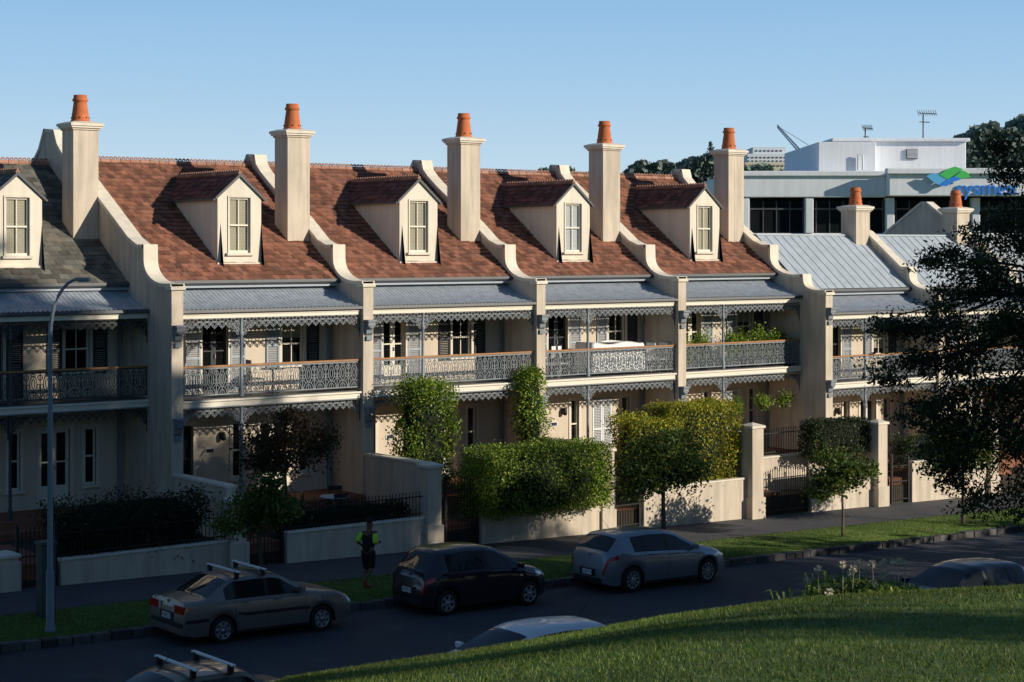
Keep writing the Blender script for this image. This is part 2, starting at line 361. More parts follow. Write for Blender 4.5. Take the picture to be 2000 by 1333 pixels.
def window(par,x0,x1,z0,z1,y,nx=1,meet=True,blind=None,bl=1.,name='window',frame='cream',casing=.09):
    mb=MB(); t=.055; k_=casing
    for a,b,c,d in((x0-k_,x0,z0-.0,z1+k_),(x1,x1+k_,z0-.0,z1+k_),(x0,x1,z1,z1+k_)): mb.box(a,b,y-.03,y+.03,c,d,0)
    mb.box(x0-k_-.05,x1+k_+.05,y-.09,y+.05,z0-.08,z0-.002,0)
    yy=y+.05
    for a,b,c,d in((x0,x0+t,z0,z1),(x1-t,x1,z0,z1),(x0+t,x1-t,z1-t,z1),(x0+t,x1-t,z0,z0+t*1.3)): mb.box(a,b,yy,yy+.05,c,d,1)
    if meet: zm=(z0+z1)/2; mb.box(x0+t,x1-t,yy-.01,yy+.04,zm-.025,zm+.025,1)
    for i in range(1,nx+1):
        xx=x0+(x1-x0)*i/(nx+1); mb.box(xx-.013,xx+.013,yy+.005,yy+.035,z0+t,z1-t,1)
    mb.add([(x0,yy+.03,z0),(x1,yy+.03,z0),(x1,yy+.03,z1),(x0,yy+.03,z1)],[(0,1,2,3)],2)
    mats=['stuccolight',frame,'glass']
    if blind:
        zb=z1-(z1-z0)*bl; mats.append(blind)
        k=zb
        while k<z1-.02: mb.obox(((x0+x1)/2,yy+.07,k+.02),((x1-x0)/2,0,0),(0,.006,.022),(0,-.003,.004),3); k+=.045
    mb.obj(name,mats,par)
def door(par,x0,x1,z0,z1,y,glass=True,col='shutterdark'):
    mb=MB(); t=.1
    for a,b,c,d in((x0-.1,x0,z0,z1+.1),(x1,x1+.1,z0,z1+.1),(x0,x1,z1,z1+.1)): mb.box(a,b,y-.03,y+.03,c,d,0)
    yy=y+.1; xm=(x0+x1)/2
    for a,b in((x0,xm-.004),(xm+.004,x1)) if x1-x0>.8 else ((x0,x1),):
        for p,q,c,d in((a,a+t*.8,z0,z1),(b-t*.8,b,z0,z1),(a+t*.8,b-t*.8,z1-t,z1),(a+t*.8,b-t*.8,z0,z0+.55),(a+t*.8,b-t*.8,z0+1.2,z0+1.24)): mb.box(p,q,yy,yy+.05,c,d,1)
        mb.add([(a,yy+.03,z0),(b,yy+.03,z0),(b,yy+.03,z1),(a,yy+.03,z1)],[(0,1,2,3)],2)
    mb.box(xm+.03,xm+.05,yy-.05,yy,z0+1.0,z0+1.12,3)
    mb.obj('door',['stuccolight',col,'glass','rim'],par)
def shutter(par,x0,x1,z0,z1,y,mk):
    mb=MB(); t=.05
    for a,b,c,d in((x0,x0+t,z0,z1),(x1-t,x1,z0,z1),(x0+t,x1-t,z1-t,z1),(x0+t,x1-t,z0,z0+t),(x0+t,x1-t,(z0+z1)/2-.03,(z0+z1)/2+.03)): mb.box(a,b,y-.045,y-.006,c,d)
    k=z0+.08
    while k<z1-.06: mb.obox(((x0+x1)/2,y-.024,k),((x1-x0)/2-t,0,0),(0,.014,-.018),(0,.004,.003)); k+=.055
    mb.obj('shutter',[mk],par)
IRON='iron'
def lace_balustrade(par,x0,x1,z0,z1,y):
    mb=MB(); n=max(1,round((x1-x0)/.4)); p=(x1-x0)/n; H=z1-z0; w=.02
    for i in range(n):
        a=x0+i*p; c=a+p/2
        mb.rib([(a,z0),(a,z1)],w*1.1,y)
        mb.ring(c,z0+H*.60,p*.27,H*.30,w,y); mb.ring(c,z0+H*.60,p*.12,H*.19,w*.9,y,n=8)
        mb.ring(a+p*.0,z0+H*.84,p*.16,H*.1,w,y,n=10,a0=-90,a1=90); mb.ring(a+p,z0+H*.84,p*.16,H*.1,w,y,n=10,a0=90,a1=270)
        mb.ring(c,z0,p*.42,H*.28,w,y,n=10,a0=0,a1=180); mb.ring(c,z0+H*.02,p*.2,H*.16,w,y,n=8,a0=0,a1=180)
        mb.rib([(c,z0),(c,z0+H*.34)],w*.8,y); mb.rib([(a,z0+H*.4),(c-p*.2,z0+H*.25),(c,z0+H*.34),(c+p*.2,z0+H*.25),(a+p,z0+H*.4)],w*.9,y)
        mb.ring(a+p*.13,z0+H*.5,p*.1,H*.09,w*.8,y,n=8); mb.ring(a+p*.87,z0+H*.5,p*.1,H*.09,w*.8,y,n=8)
        mb.ring(c,z0+H*.93,p*.14,H*.06,w*.8,y,n=8)
    mb.rib([(x1,z0),(x1,z1)],w,y)
    mb.obj('iron_lace_balustrade',[IRON],par,solid=.018)
def lace_frieze(par,x0,x1,z1,y,d=.27,posts=()):
    mb=MB(); n=max(1,round((x1-x0)/.24)); p=(x1-x0)/n; w=.018
    mb.rib([(x0,z1-.015),(x1,z1-.015)],.03,y); mb.rib([(x0,z1-.1),(x1,z1-.1)],.014,y)
    for i in range(n):
        a=x0+i*p; c=a+p/2
        mb.ring(c,z1-.055,p*.3,.035,w*.8,y,n=8)
        mb.ring(c,z1-.1,p*.46,d*.62,w,y,n=8,a0=180,a1=360); mb.ring(c,z1-.16,p*.24,.05,w,y,n=8)
        mb.rib([(c,z1-.2),(c,z1-d-.03)],w*1.6,y); mb.rib([(a,z1-.1),(a,z1-.19)],w*1.4,y)
        mb.ring(a+p*.2,z1-.135,.022,.022,w*.7,y,n=6); mb.ring(a+p*.8,z1-.135,.022,.022,w*.7,y,n=6)
    def br(x,s):
        for r in(.52,.38,.24): mb.rib([(x+s*r*(1-math.cos(math.radians(t))),z1-.1-.55*r/.52*(1-math.sin(math.radians(t)))) for t in range(0,91,15)],w*1.3,y)
        mb.rib([(x+s*.015,z1-.1),(x+s*.015,z1-.7)],w*1.6,y)
        for q in range(4): mb.ring(x+s*(.07+.08*q),z1-.17-.11*(3-q)*.8,.04,.045,w,y,n=8)
    br(x0,1);br(x1,-1)
    for q in posts: br(q-.05,-1);br(q+.05,1)
    mb.obj('iron_lace_frieze',[IRON],par,solid=.018)
def cresting(mb,x0,x1,y,z,m=0,ax='x',r=.06,st=.14):
    k=x0
    while k<x1-.05:
        a=[(k+st/2+(r)*math.cos(math.pi*t/6),z+r*1.3*math.sin(math.pi*t/6)+.02) for t in range(7)]
        b=[(k+st/2+(r*.45)*math.cos(math.pi*t/6),z+r*.6*math.sin(math.pi*t/6)+.02) for t in range(7)]
        for s_ in range(6):
            q=[a[s_],a[s_+1],b[s_+1],b[s_]]; vs=[(u,y-.02,v) for u,v in q]+[(u,y+.02,v) for u,v in q]
            if ax=='y': vs=[(w_,u,v) for (u,w_,v) in vs]
            mb.add(vs,[(0,1,2,3),(7,6,5,4),(0,4,5,1),(1,5,6,2),(2,6,7,3),(3,7,4,0)],m)
        k+=st
def capline(mb,p0,p1,r,m=0,seg=.33):
    p0,p1=Vector(p0),Vector(p1); L=(p1-p0).length; n=max(1,int(L/seg)); d=(p1-p0)/n
    for i in range(n): mb.path([p0+d*(i+.02),p0+d*(i+.98)],[r*1.08,r*.95],8,m,False)
def chimney(par,x0,x1,y0,y1,zb,zt,ph=.85):
    mb=MB(); mb.box(x0,x1,y0,y1,zb,zt-.22,0)
    mb.box(x0-.04,x1+.04,y0-.04,y1+.04,zt-.22,zt-.16,0); mb.box(x0-.09,x1+.09,y0-.09,y1+.09,zt-.16,zt-.1,1); mb.box(x0-.13,x1+.13,y0-.13,y1+.13,zt-.1,zt-.02,1)
    a,b,c,d=x0-.13,x1+.13,y0-.13,y1+.13; e=.2
    mb.add([(a,c,zt-.02),(b,c,zt-.02),(b,d,zt-.02),(a,d,zt-.02),(a+e,c+e,zt+.04),(b-e,c+e,zt+.04),(b-e,d-e,zt+.04),(a+e,d-e,zt+.04)],[(0,1,5,4),(1,2,6,5),(2,3,7,6),(3,0,4,7),(4,5,6,7)],1)
    o=mb.obj('chimney',['stucco','stuccolight'],par)
    cx,cy=(x0+x1)/2,(y0+y1)/2; pb=MB(); k=ph/.85; z=zt
    pb.lathe([(.29,0),(.3,.05*k),(.27,.09*k),(.265,.13*k),(.2,.6*k),(.2,.64*k),(.235,.66*k),(.235,.71*k),(.2,.74*k),(.195,.84*k),(.15,.84*k),(.14,.6*k)],(cx,cy,z),20)
    for t in range(8):
        a=t*math.pi/4+.3; pb.lathe([(.022,-.012),(.022,.012)],(cx+.262*math.cos(a),cy+.262*math.sin(a),z+.16*k),8,1,'y' if abs(math.sin(a))>.7 else 'x')
    pb.obj('chimney_pot',['pot','dark'],o)
def dormer(par,cx,yf,zb,tile,roofs,blind):
    hw=.74; ze=zb+2.02; zp=zb+2.68; ye,ze0,sl=roofs
    yb=lambda z: ye+(z-ze0)/sl
    d=MB(); wx0,wx1,wz0,wz1=cx-.41,cx+.41,zb+.3,zb+2.05
    for a,b,c,e in((cx-hw,wx0,zb,ze),(wx1,cx+hw,zb,ze),(wx0,wx1,zb,wz0)): d.box(a,b,yf,yf+.12,c,e,0)
    d.py([(cx-hw,ze),(wx0,ze),(wx0,wz1),(wx1,wz1),(wx1,ze),(cx+hw,ze),(cx,zp-.02)],yf,yf+.12,0)
    for s in(-1,1):
        x=cx+s*hw; xa,xb=sorted((x,x-s*.1))
        d.px([(yf+.121,zb-.1),(yf+.121,ze),(yb(ze)+.2,ze),(yb(zb)-.2,zb-.25)],xa,xb,0)
    d.box(cx-hw-.03,cx+hw+.03,yf-.06,yf-.002,zb-.02,zb+.06,0)
    o=d.obj('dormer',['stuccolight'],par)
    window(o,wx0+.05,wx1-.05,wz0+.05,wz1-.05,yf,nx=1,blind=blind,bl=1.,name='dormer_window',casing=.045)
    rb=MB(); ov=.1; sdx=hw+ov; zeo=ze-.06; rise=zp-zeo+.02; L=math.hypot(sdx,rise); yback=yb(zp)+.1; yf2=yf-.05
    for s in(-1,1):
        U=Vector((0,1,0)); Vv=Vector((-s*sdx/L,0,rise/L)); N=Vector((s*rise/L,0,sdx/L))
        tiles(rb,(cx+s*sdx,yf2,zeo),U,Vv,N,yback-yf2,L,.2,.2,0,.03)
        rb.add([(cx+s*sdx,yf2-.015,zeo-.05),(cx+s*sdx,yf2-.015,zeo+.04),(cx,yf2-.015,zp+.05),(cx,yf2-.015,zp-.05),(cx+s*sdx,yf2+.03,zeo-.05),(cx+s*sdx,yf2+.03,zeo+.04),(cx,yf2+.03,zp+.05),(cx,yf2+.03,zp-.05)],
               [(0,1,2,3),(7,6,5,4),(0,3,7,4),(1,5,6,2),(0,4,5,1)],3)
        xa,xb=sorted((cx+s*sdx,cx+s*(sdx+.06))); rb.box(xa,xb,yf2,yb(zeo),zeo-.06,zeo+.0,3)
    capline(rb,(cx,yf2,zp+.05),(cx,yback,zp+.05),.06,1); cresting(rb,yf2+.02,yback-.3,cx,zp+.07,1,'y')
    rb.obj('dormer_roof',[tile,'ridge','cream','gutter'],o)
def house(X0,W,label,prof,yo=0,zo=0,roof='tile',eave=(1.4,7.46),ridge=(6.7,11.05),chy=3.0,cht=12.04,lit='shutter',chw=.8,blind='blind',lw=None,ground=0,dormr=True,seed=1):
    R.seed(seed)
    h=thing('terraced_house',label,'house',(X0,0,0),group='row of terraced houses')
    party_wall(h,W,prof,(6.06+zo,3.45+zo))
    if lw: party_wall(h,0,lw,(6.06,3.45))
    xa,xb=T,W-T; y=1.8+yo
    up=[(1.75,2.6,4.12+zo,6.15+zo),(4.44,5.2,4.85+zo,6.1+zo)]
    gr=[(.5,1.45,1.0+zo,3.2+zo),(2.75,3.1,1.55+zo,3.2+zo),(3.7,4.6,1.05+zo,3.2+zo),(5.05,5.4,1.55+zo,3.2+zo)]
    facade(h,xa,xb,.3+zo,7.35+zo,y,up+gr)
    door(h,*up[0],y,col='cream' if lit=='shutter' and seed%2 else 'shutterdark'); window(h,*up[1],y,nx=1,blind=blind if seed!=3 and R.random()<.6 else None,bl=R.uniform(.3,.8))
    for a,b,k in((1.17,1.68,lit),(2.68,3.18,lit),(3.9,4.35,'shutterdark' if seed==5 else lit),(5.32,5.75,'shutterdark')):
        shutter(h,a,b,(4.15 if a<3.5 else 4.75)+zo,6.15+zo,y,k)
    door(h,*gr[0],y); window(h,*gr[1],y,nx=0); window(h,*gr[3],y,nx=0)
    if ground: 
        shutter(h,3.72,4.14,1.1+zo,3.18+zo,y+.03,'whiteblind'); shutter(h,4.16,4.58,1.1+zo,3.18+zo,y+.03,'whiteblind')
    else: door(h,*gr[2],y,col='cream')
    mb=MB(); mb.box(1.85,2.15,y-.02,y-.004,2.35+zo,2.5+zo,0); mb.box(1.88,2.12,y-.026,y-.021,2.37+zo,2.48+zo,1); mb.obj('number_plate',['whitepaint','black'],h)
    wl=MB(); wl.box(2.32,2.44,y-.12,y-.004,2.75+zo,2.95+zo,0); wl.lathe([(.02,0),(.07,.03),(.07,.2),(.02,.26)],(2.38,y-.14,2.7+zo),8,0); wl.obj('wall_lantern',['ironblack'],h)
    ey,ez=eave[0],eave[1]; ry,rz=ridge; sl=(rz-ez)/(ry-ey); L=math.hypot(ry-ey,rz-ez); Vv=Vector((0,(ry-ey)/L,(rz-ez)/L)); N=Vector((0,-Vv.z,Vv.y))
    rb=MB()
    if roof in('tile','slate'):
        tiles(rb,(xa,ey-.05,ez-.03),(1,0,0),Vv,N,xb-xa,L,*((.22,.22) if roof=='tile' else (.3,.24)),0,.045 if roof=='tile' else .022)
        capline(rb,(xa,ry,rz+.02),(xb,ry,rz+.02),.08,1); cresting(rb,xa,xb,ry,rz+.09,1)
        rm=[roof,'ridge']
    else:
        O=Vector((xa,ey-.05,ez)); U=Vector((1,0,0)); rb.add([O,O+U*(xb-xa),O+U*(xb-xa)+Vv*L,O+Vv*L],[(0,1,2,3)],0)
        k=.0
        while k<xb-xa: rb.obox(O+U*(k+.02)+Vv*(L/2)+N*.01,U*.009,Vv*(L/2),N*.01,0); k+=.45
        rb.box(xa,xb,ry-.12,ry+.12,rz-.02,rz+.04,0); rm=['tinroof','tinroof']
    rb.add([(xa,ry,rz),(xb,ry,rz),(xb,ry+5.2,rz-5.2*sl),(xa,ry+5.2,rz-5.2*sl)],[(0,1,2,3)],0)
    ro=rb.obj('roof',rm,h)
    gt=MB(); gt.px([(ey-.16,ez-.02),(ey-.17,ez-.1),(ey-.12,ez-.15),(ey-.05,ez-.15),(ey-.05,ez-.02)],xa,xb,0); gt.box(xa,xb,ey-.045,ey+.0,ez-.24,ez-.03,1); gt.box(xa,xb,ey,y+.1,ez-.2,ez-.16,1)
    gt.obj('gutter',['gutter','shutter'],h)
    bk=MB(); bk.box(xa,xb,ry+4.6,ry+4.8,-.5,rz-4.7*sl,0); bk.obj('rear_wall',['stucco'],h)
    chimney(h,W-T-chw-.02,W-T-.02,chy,chy+.78,ez+(chy-ey)*sl-.5,cht,.85 if roof!='tin' else .75)
    if dormr: dormer(h,W/2-.05,ey+.65,ez+.65*sl-.02,'tiledark' if roof=='tile' else 'slate',(ey,ez,sl),'blind' if blind=='blind' else blind)
    vb=MB(); prof2=[(y-.03,7.26+zo),(y-.3,7.14+zo),(y-.65,6.97+zo),(y-1.0,6.83+zo),(y-1.35,6.72+zo),(y-1.72,6.64+zo)]
    nxs=int((xb-xa)/.035); vs=[];fs=[]
    for i in range(nxs+1):
        x=xa+(xb-xa)*i/nxs; dz=.019*math.sin(2*math.pi*i/4)
        for yy,zz in prof2: vs.append((x,yy,zz+dz))
    k=len(prof2)
    for i in range(nxs):
        for j in range(k-1): fs.append((i*k+j,(i+1)*k+j,(i+1)*k+j+1,i*k+j+1))
    vb.add(vs,fs,0,True)
    vb.px([(y-1.7,6.62+zo),(y-1.78,6.63+zo),(y-1.8,6.55+zo),(y-1.72,6.52+zo),(y-1.68,6.53+zo)],xa,xb,1)
    vb.obj('veranda_roof',['tin','gutter'],h)
    yf=y-1.62
    bm=MB(); bm.box(xa,xb,yf-.04,yf+.06,6.38+zo,6.53+zo,0); bm.box(xa,xb,yf-.06,yf-.041,6.48+zo,6.52+zo,0); bm.obj('veranda_beam',['cream'],h)
    px=2.13
    for zz0,zz1 in((4.12+zo,6.38+zo),(.98+zo,3.82+zo)):
        p=MB(); p.lathe([(.075,0),(.075,.25),(.05,.3),(.042,(zz1-zz0)*.6),(.042,zz1-zz0-.55),(.07,zz1-zz0-.5),(.07,zz1-zz0-.42),(.045,zz1-zz0-.38),(.045,zz1-zz0-.1),(.07,zz1-zz0)],(px,yf,zz0),10); p.obj('veranda_post',[IRON],h)
    bd=MB(); bd.box(xa,xb,yf+.0,y,3.99+zo,4.1+zo,0); bd.box(xa,xb,yf-.08,yf-.001,3.86+zo,4.06+zo,1); bd.box(xa,xb,yf-.13,yf-.081,4.02+zo,4.075+zo,1); bd.box(xa,xb,yf-.10,yf-.081,3.84+zo,3.875+zo,2); bd.box(xa,xb,yf+.001,y,3.86+zo,3.9+zo,1)
    bd.obj('balcony_floor',['gutter','cream','iron'],h)
    hr=MB(); hr.box(xa,xb,yf-.045,yf+.045,4.99+zo,5.04+zo,0); hr.box(xa,xb,yf-.02,yf+.02,4.94+zo,4.985+zo,1); hr.box(xa,xb,yf-.02,yf+.02,4.19+zo,4.225+zo,1)
    hr.obj('handrail',['timber',IRON],h)
    lace_balustrade(h,xa+.02,px-.06,4.225+zo,4.94+zo,yf); lace_balustrade(h,px+.06,xb-.02,4.225+zo,4.94+zo,yf)
    lace_frieze(h,xa,xb,6.38+zo,yf,posts=(px,)); lace_frieze(h,xa,xb,3.86+zo,yf,posts=(px,))
    tr=MB(); tr.box(xa,xb,yf-.3,y,.3+zo,.98+zo,0); tr.box(xa,xb,yf-.9,yf-.301,.3+zo,.78+zo,0); tr.obj('porch_floor',['brickpave'],h)
    dp=MB(); dp.path([(xb-.12,y-.08,7.2+zo),(xb-.12,y-.08,1+zo)],.045,8); dp.obj('downpipe',['iron'],h)
    return h
WX=[0,6.38,13.06,19.3,25.5,31.8,38.0]
M['irondark']=mat('dark_painted_cast_iron',(.05,.056,.064),.5,.1,6,spec=.4)
IRON='irondark'
house(-6.4,6.4,'shaded cream terraced house with slate roof and dormer',P0,yo=1.3,roof='slate',eave=(2.75,7.4),ridge=(8.2,11.0),chy=4.6,cht=12.1,lit='shutterdark',seed=3)
IRON='iron'
house(0,6.38,'cream two-storey terraced house with red tiled roof and iron lace balcony',STD,seed=4)
house(6.38,6.68,'cream terraced house with tiled roof beside the climbing plants',STD,seed=5)
house(13.06,6.24,'cream terraced house with white furniture on its lace balcony',STD,blind='whiteblind',ground=1,seed=6)
house(19.3,6.2,'cream terraced house with potted plants on its lace balcony',P4,seed=7,ground=1)
kw=dict(yo=-1.1,zo=-.6,roof='tin',eave=(.35,6.85),ridge=(2.8,8.85),chy=2.3,cht=10.0,dormr=False)
house(25.5,6.3,'lower cream terraced house with grey steel roof',G2,**kw,seed=8)
house(31.8,6.2,'lower cream terraced house with grey steel roof behind a tree',G3,**kw,seed=9)
# ---------------------------------------------------------------- yards, garden walls, fences
FY=-3.3
for i,(a,b) in enumerate([(-6.4,0)]+list(zip(WX[:-1],WX[1:]))):
    mb=MB(); mb.box(a+.01,b-.01,FY+.12,1.9,-.8,.45-.02*a,0); mb.box(a+.35,a+1.45,FY+.1,0,.2,.47-.02*a,1); o=mb.obj('yard',['earth','brickpave']); o['kind']='structure'
def pillar(x,y,top,w=.24,label='cream rendered gate pillar with flat cap'):
    mb=MB(); zb=g(x)-.05; mb.box(x-w,x+w,y-w,y+w,zb,top-.1,0); mb.box(x-w-.05,x+w+.05,y-w-.05,y+w+.05,zb+.02,zb+.75,0)
    mb.box(x-w-.05,x+w+.05,y-w-.05,y+w+.05,top-.1,top-.02,1)
    mb.add([(x-w-.05,y-w-.05,top-.02),(x+w+.05,y-w-.05,top-.02),(x+w+.05,y+w+.05,top-.02),(x-w-.05,y+w+.05,top-.02),(x,y,top+.08)],[(0,1,4),(1,2,4),(2,3,4),(3,0,4)],1)
    tag(mb.obj('gate_pillar',['stucco','stuccolight'],bevel=.01),label,'pillar','gate pillars along the footpath')
pillar(-6.4,FY,.95); pillar(-.05,FY,1.75); pillar(6.3,FY,2.2); pillar(12.95,FY+.1,2.2); pillar(19.25,FY-.1,2.55,.26,'tall cream rendered gate pillar beside the golden hedge'); pillar(25.45,FY-.1,2.3); pillar(31.8,FY,2.0)
for x,y1,zt in((0,1,2.0),(6.38,1,2.15),(13.06,1,2.2),(19.3,1,2.2),(25.5,-1,2.2),(31.8,-1,1.9)):
    mb=MB(); ys=FY+.26; y1=0 if y1==1 else -1.1
    mb.box(x-.13,x+.13,ys,y1-.003,-.6,zt,0); mb.box(x-.17,x+.17,ys,y1-.003,zt,zt+.07,1)
    tag(mb.obj('garden_wall',['stucco','stuccolight'],bevel=.01),'rendered garden wall between two front yards','wall','garden walls between the yards')
def fwall(x0,x1,top,pk=0,label='low cream rendered boundary wall beside the footpath'):
    mb=MB()
    mb.px([(FY-.1,-1.2),(FY-.1,top),(FY+.1,top),(FY+.1,-1.2)],x0,x1,0); mb.box(x0,x1,FY-.13,FY+.13,top,top+.06,1)
    tag(mb.obj('boundary_wall',['stucco','stuccolight'],bevel=.008),label,'wall','boundary walls along the footpath')
    if pk:
        t=thing('iron_fence','black iron picket fence on the low boundary wall','fence',((x0+x1)/2,FY,top+.06),group='iron fences on the boundary walls')
        mb=MB(); ln=x1-x0; k=-ln/2+.06
        while k<ln/2: 
            mb.lathe([(.011,0),(.011,pk-.06),(.022,pk-.05),(.001,pk+.02)],(k,0,0),5,0); k+=.115
        mb.obj('picket',['ironblack'],t)
        mb=MB(); mb.box(-ln/2,ln/2,-.015,.015,.08,.11); mb.obj('rail',['ironblack'],t)
        mb=MB(); mb.box(-ln/2,ln/2,-.015,.015,pk-.16,pk-.13); mb.obj('rail',['ironblack'],t)
fwall(-5.0,-.32,.62,.75); fwall(1.5,6.04,.66,.72); fwall(8.1,12.68,.72); fwall(14.45,18.97,.78)
fwall(22.1,25.17,.8); fwall(27.3,31.5,.7,.7)
fwall(-14,-6.7,.6,.7)
mb=MB(); mb.box(19.6,25.2,-2.2,-2.0,0,1.2,0); mb.box(19.6,25.2,-2.24,-1.96,1.2,1.26,1); tag(mb.obj('garden_wall',['stucco','stuccolight']),'rendered retaining wall under an iron fence','wall')
t=thing('iron_fence','black iron fence on a rendered retaining wall','fence',(21.2,-2.1,1.26)); mb=MB(); k=-1.5
while k<1.6: mb.lathe([(.012,0),(.012,.86),(.024,.88),(.001,.97)],(k,0,0),5); k+=.12
mb.box(-1.6,1.6,-.015,.015,.1,.13); mb.box(-1.6,1.6,-.015,.015,.75,.78); mb.obj('picket',['ironblack'],t)
def gate(x0,x1,h,mk='ironblack'):
    z=g(x0); w=x1-x0; t=thing('iron_gate','tall iron garden gate between pillar and wall','gate',((x0+x1)/2,FY,z),group='iron gates along the footpath')
    for s in(-1,1): mb=MB(); mb.box(s*w/2-.035,s*w/2+.035,-.035,.035,0,h+.1); mb.lathe([(.05,0),(.05,.05),(.001,.1)],(s*w/2,0,h+.1),6); mb.obj('post',[mk],t)
    mb=MB(); k=-w/2+.12
    while k<w/2-.05: 
        hh=h-.12+.18*math.cos(k/w*math.pi); mb.lathe([(.012,.08),(.012,hh-.04),(.024,hh-.02),(.001,hh+.06)],(k,0,0),5); k+=.11
    for zz in(.12,.75,h-.3): mb.box(-w/2+.04,w/2-.04,-.014,.014,zz,zz+.035)
    mb.obj('gate_leaf',[mk],t)
gate(.3,1.4,1.55); gate(6.85,8.0,1.9); gate(13.3,14.35,1.9); gate(19.75,22.0,1.5); gate(26.3,27.2,1.6); gate(-6.1,-5.1,1.4)
# ---------------------------------------------------------------- vegetation
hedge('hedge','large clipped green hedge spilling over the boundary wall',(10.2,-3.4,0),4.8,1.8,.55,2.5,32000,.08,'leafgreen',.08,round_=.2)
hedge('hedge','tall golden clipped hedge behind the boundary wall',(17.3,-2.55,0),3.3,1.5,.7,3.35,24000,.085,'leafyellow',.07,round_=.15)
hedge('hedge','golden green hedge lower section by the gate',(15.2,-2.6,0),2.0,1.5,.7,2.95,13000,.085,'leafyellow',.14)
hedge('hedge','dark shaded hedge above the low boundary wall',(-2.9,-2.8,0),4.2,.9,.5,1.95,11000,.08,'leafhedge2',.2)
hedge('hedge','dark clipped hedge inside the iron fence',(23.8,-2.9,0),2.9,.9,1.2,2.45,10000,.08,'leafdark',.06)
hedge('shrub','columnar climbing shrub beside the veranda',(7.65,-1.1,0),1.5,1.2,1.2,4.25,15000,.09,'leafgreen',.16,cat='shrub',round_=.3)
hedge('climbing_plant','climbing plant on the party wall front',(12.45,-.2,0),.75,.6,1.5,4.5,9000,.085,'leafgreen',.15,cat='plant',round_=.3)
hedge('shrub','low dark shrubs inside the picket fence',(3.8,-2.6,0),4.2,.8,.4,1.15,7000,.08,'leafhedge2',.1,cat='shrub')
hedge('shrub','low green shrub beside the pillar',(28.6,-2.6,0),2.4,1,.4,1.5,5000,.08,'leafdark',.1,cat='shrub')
SG='young trees along the grass verge'
tree('copper_tree','small copper-leaved tree in a front yard','tree',(2.6,-1.5,.45),[(0,0,0),(.03,0,.8),(0,.02,1.5),(.05,0,2.1)],[(0,0,2.4,1.4,1.1,.7),(-.8,0,2.1,.7,.7,.5),(.9,.1,2.4,.8,.7,.55),(.1,0,3.1,.6,.6,.35)],8500,.11,'leafcopper',limbs=11,tr=.05)
tree('street_tree','young street tree in shade on the verge','tree',(-2.0,-8,g(-2)),[(0,0,0),(.02,0,.8),(-.03,.02,1.5),(0,0,2.0)],[(0,0,2.4,.9,.9,.5),(-.6,0,2.0,.6,.6,.4),(.6,.1,2.1,.65,.6,.45),(.1,0,2.8,.5,.5,.3)],4800,.12,'leafstreet',limbs=8,group=SG)
tree('street_tree','leafy street tree with pale trunk beside the parked car','tree',(11.1,-7.9,g(11)),[(0,0,0),(.02,0,.8),(.03,.02,1.5),(0.02,0,2.2)],[(0,0,2.5,1.2,1.1,.7),(-.8,0,2.2,.7,.7,.5),(.9,.1,2.4,.7,.7,.5),(.1,0,3.1,.8,.8,.4)],8500,.12,'leafstreet',limbs=10,group=SG,tr=.08)
tree('street_tree','sparse young street tree with thin trunk','tree',(18.6,-7.9,g(18.6)),[(0,0,0),(.02,0,.6),(.0,.02,1.3),(0.02,0,1.9)],[(0,0,2.1,1.0,.9,.55),(-.8,0,1.5,.6,.6,.5),(.8,.1,1.9,.6,.6,.5)],4200,.14,'leafstreet',limbs=9,group=SG,tr=.045)
tree('street_tree','street tree under a dark overhanging crown','tree',(24.3,-8.0,g(24)),[(0,0,0),(.02,0,.6),(.0,.02,1.3),(0.02,0,2.1)],[(0,0,2.6,1.3,1.2,.9),(-.8,0,2.1,.8,.8,.5),(.9,.1,2.4,.8,.8,.6)],6500,.13,'leafstreet',limbs=9,group=SG,tr=.07)
def CP(D,lat): return (CX+D*DY+lat*DX, CY+D*DX-lat*DY)
def rb(D,lat,z,r,rz=None,o=(0,0,0)): x,y=CP(D,lat); return (x-o[0],y-o[1],z-o[2],r,r,rz or r)
o_=(*CP(40,13.6),0); o_=(o_[0],o_[1],hillz(o_[0],o_[1])-.1)
L_=[(10.8,10.6,.5,.35),(11.1,10.1,.6,.4),(11.4,9.5,.7,.4),(10.9,9.0,.6,.35),(10.3,8.7,.6,.3),(11.2,8.4,.9,.45),(9.6,8.25,.8,.32),(9.0,8.1,.45,.2),(10.3,7.8,.9,.4),(11.2,7.4,1.0,.5),(9.7,7.35,.8,.35),(9.1,7.1,.45,.25),(10.6,6.8,1.0,.45),
 (9.5,6.6,1.0,.42),(8.6,6.65,.7,.3),(8.0,6.7,.4,.2),(11.3,6.2,1.1,.5),(9.9,6.0,1.0,.45),(8.8,5.85,.8,.38),(8.1,5.6,.5,.3),(10.7,5.3,1.1,.5),(9.4,5.1,1.0,.42),(8.6,4.9,.6,.35),(10.2,4.5,1.1,.5),(9.2,4.3,.7,.4),(11.2,4.2,1.1,.6),(10.0,3.7,.9,.45),(10.9,3.1,1.0,.55),(9.6,3.3,.5,.35),(10.3,2.8,.6,.4),
 (12.6,10.5,1.4,.9),(12.6,8.6,1.6,1.1),(12.8,6.4,1.8,1.5),(12.6,4.2,1.7,1.2),(13.8,9,2.4,2.5)]
blobs=[rb(40+R.uniform(-1.2,1.2),a,b,c,d,o_) for a,b,c,d in L_]
tree('large_tree','large dark evergreen tree spreading over the road','tree',o_,[(0,0,0),(.1,0,2),(-.1,.1,4.5),(0,.2,7),(.1,0,9.5)],blobs,76000,.11,'leafdark',clumps=26,sig=.22,limbs=36,tr=.28,aspect=.4,bark='darkbark',lr=.3)
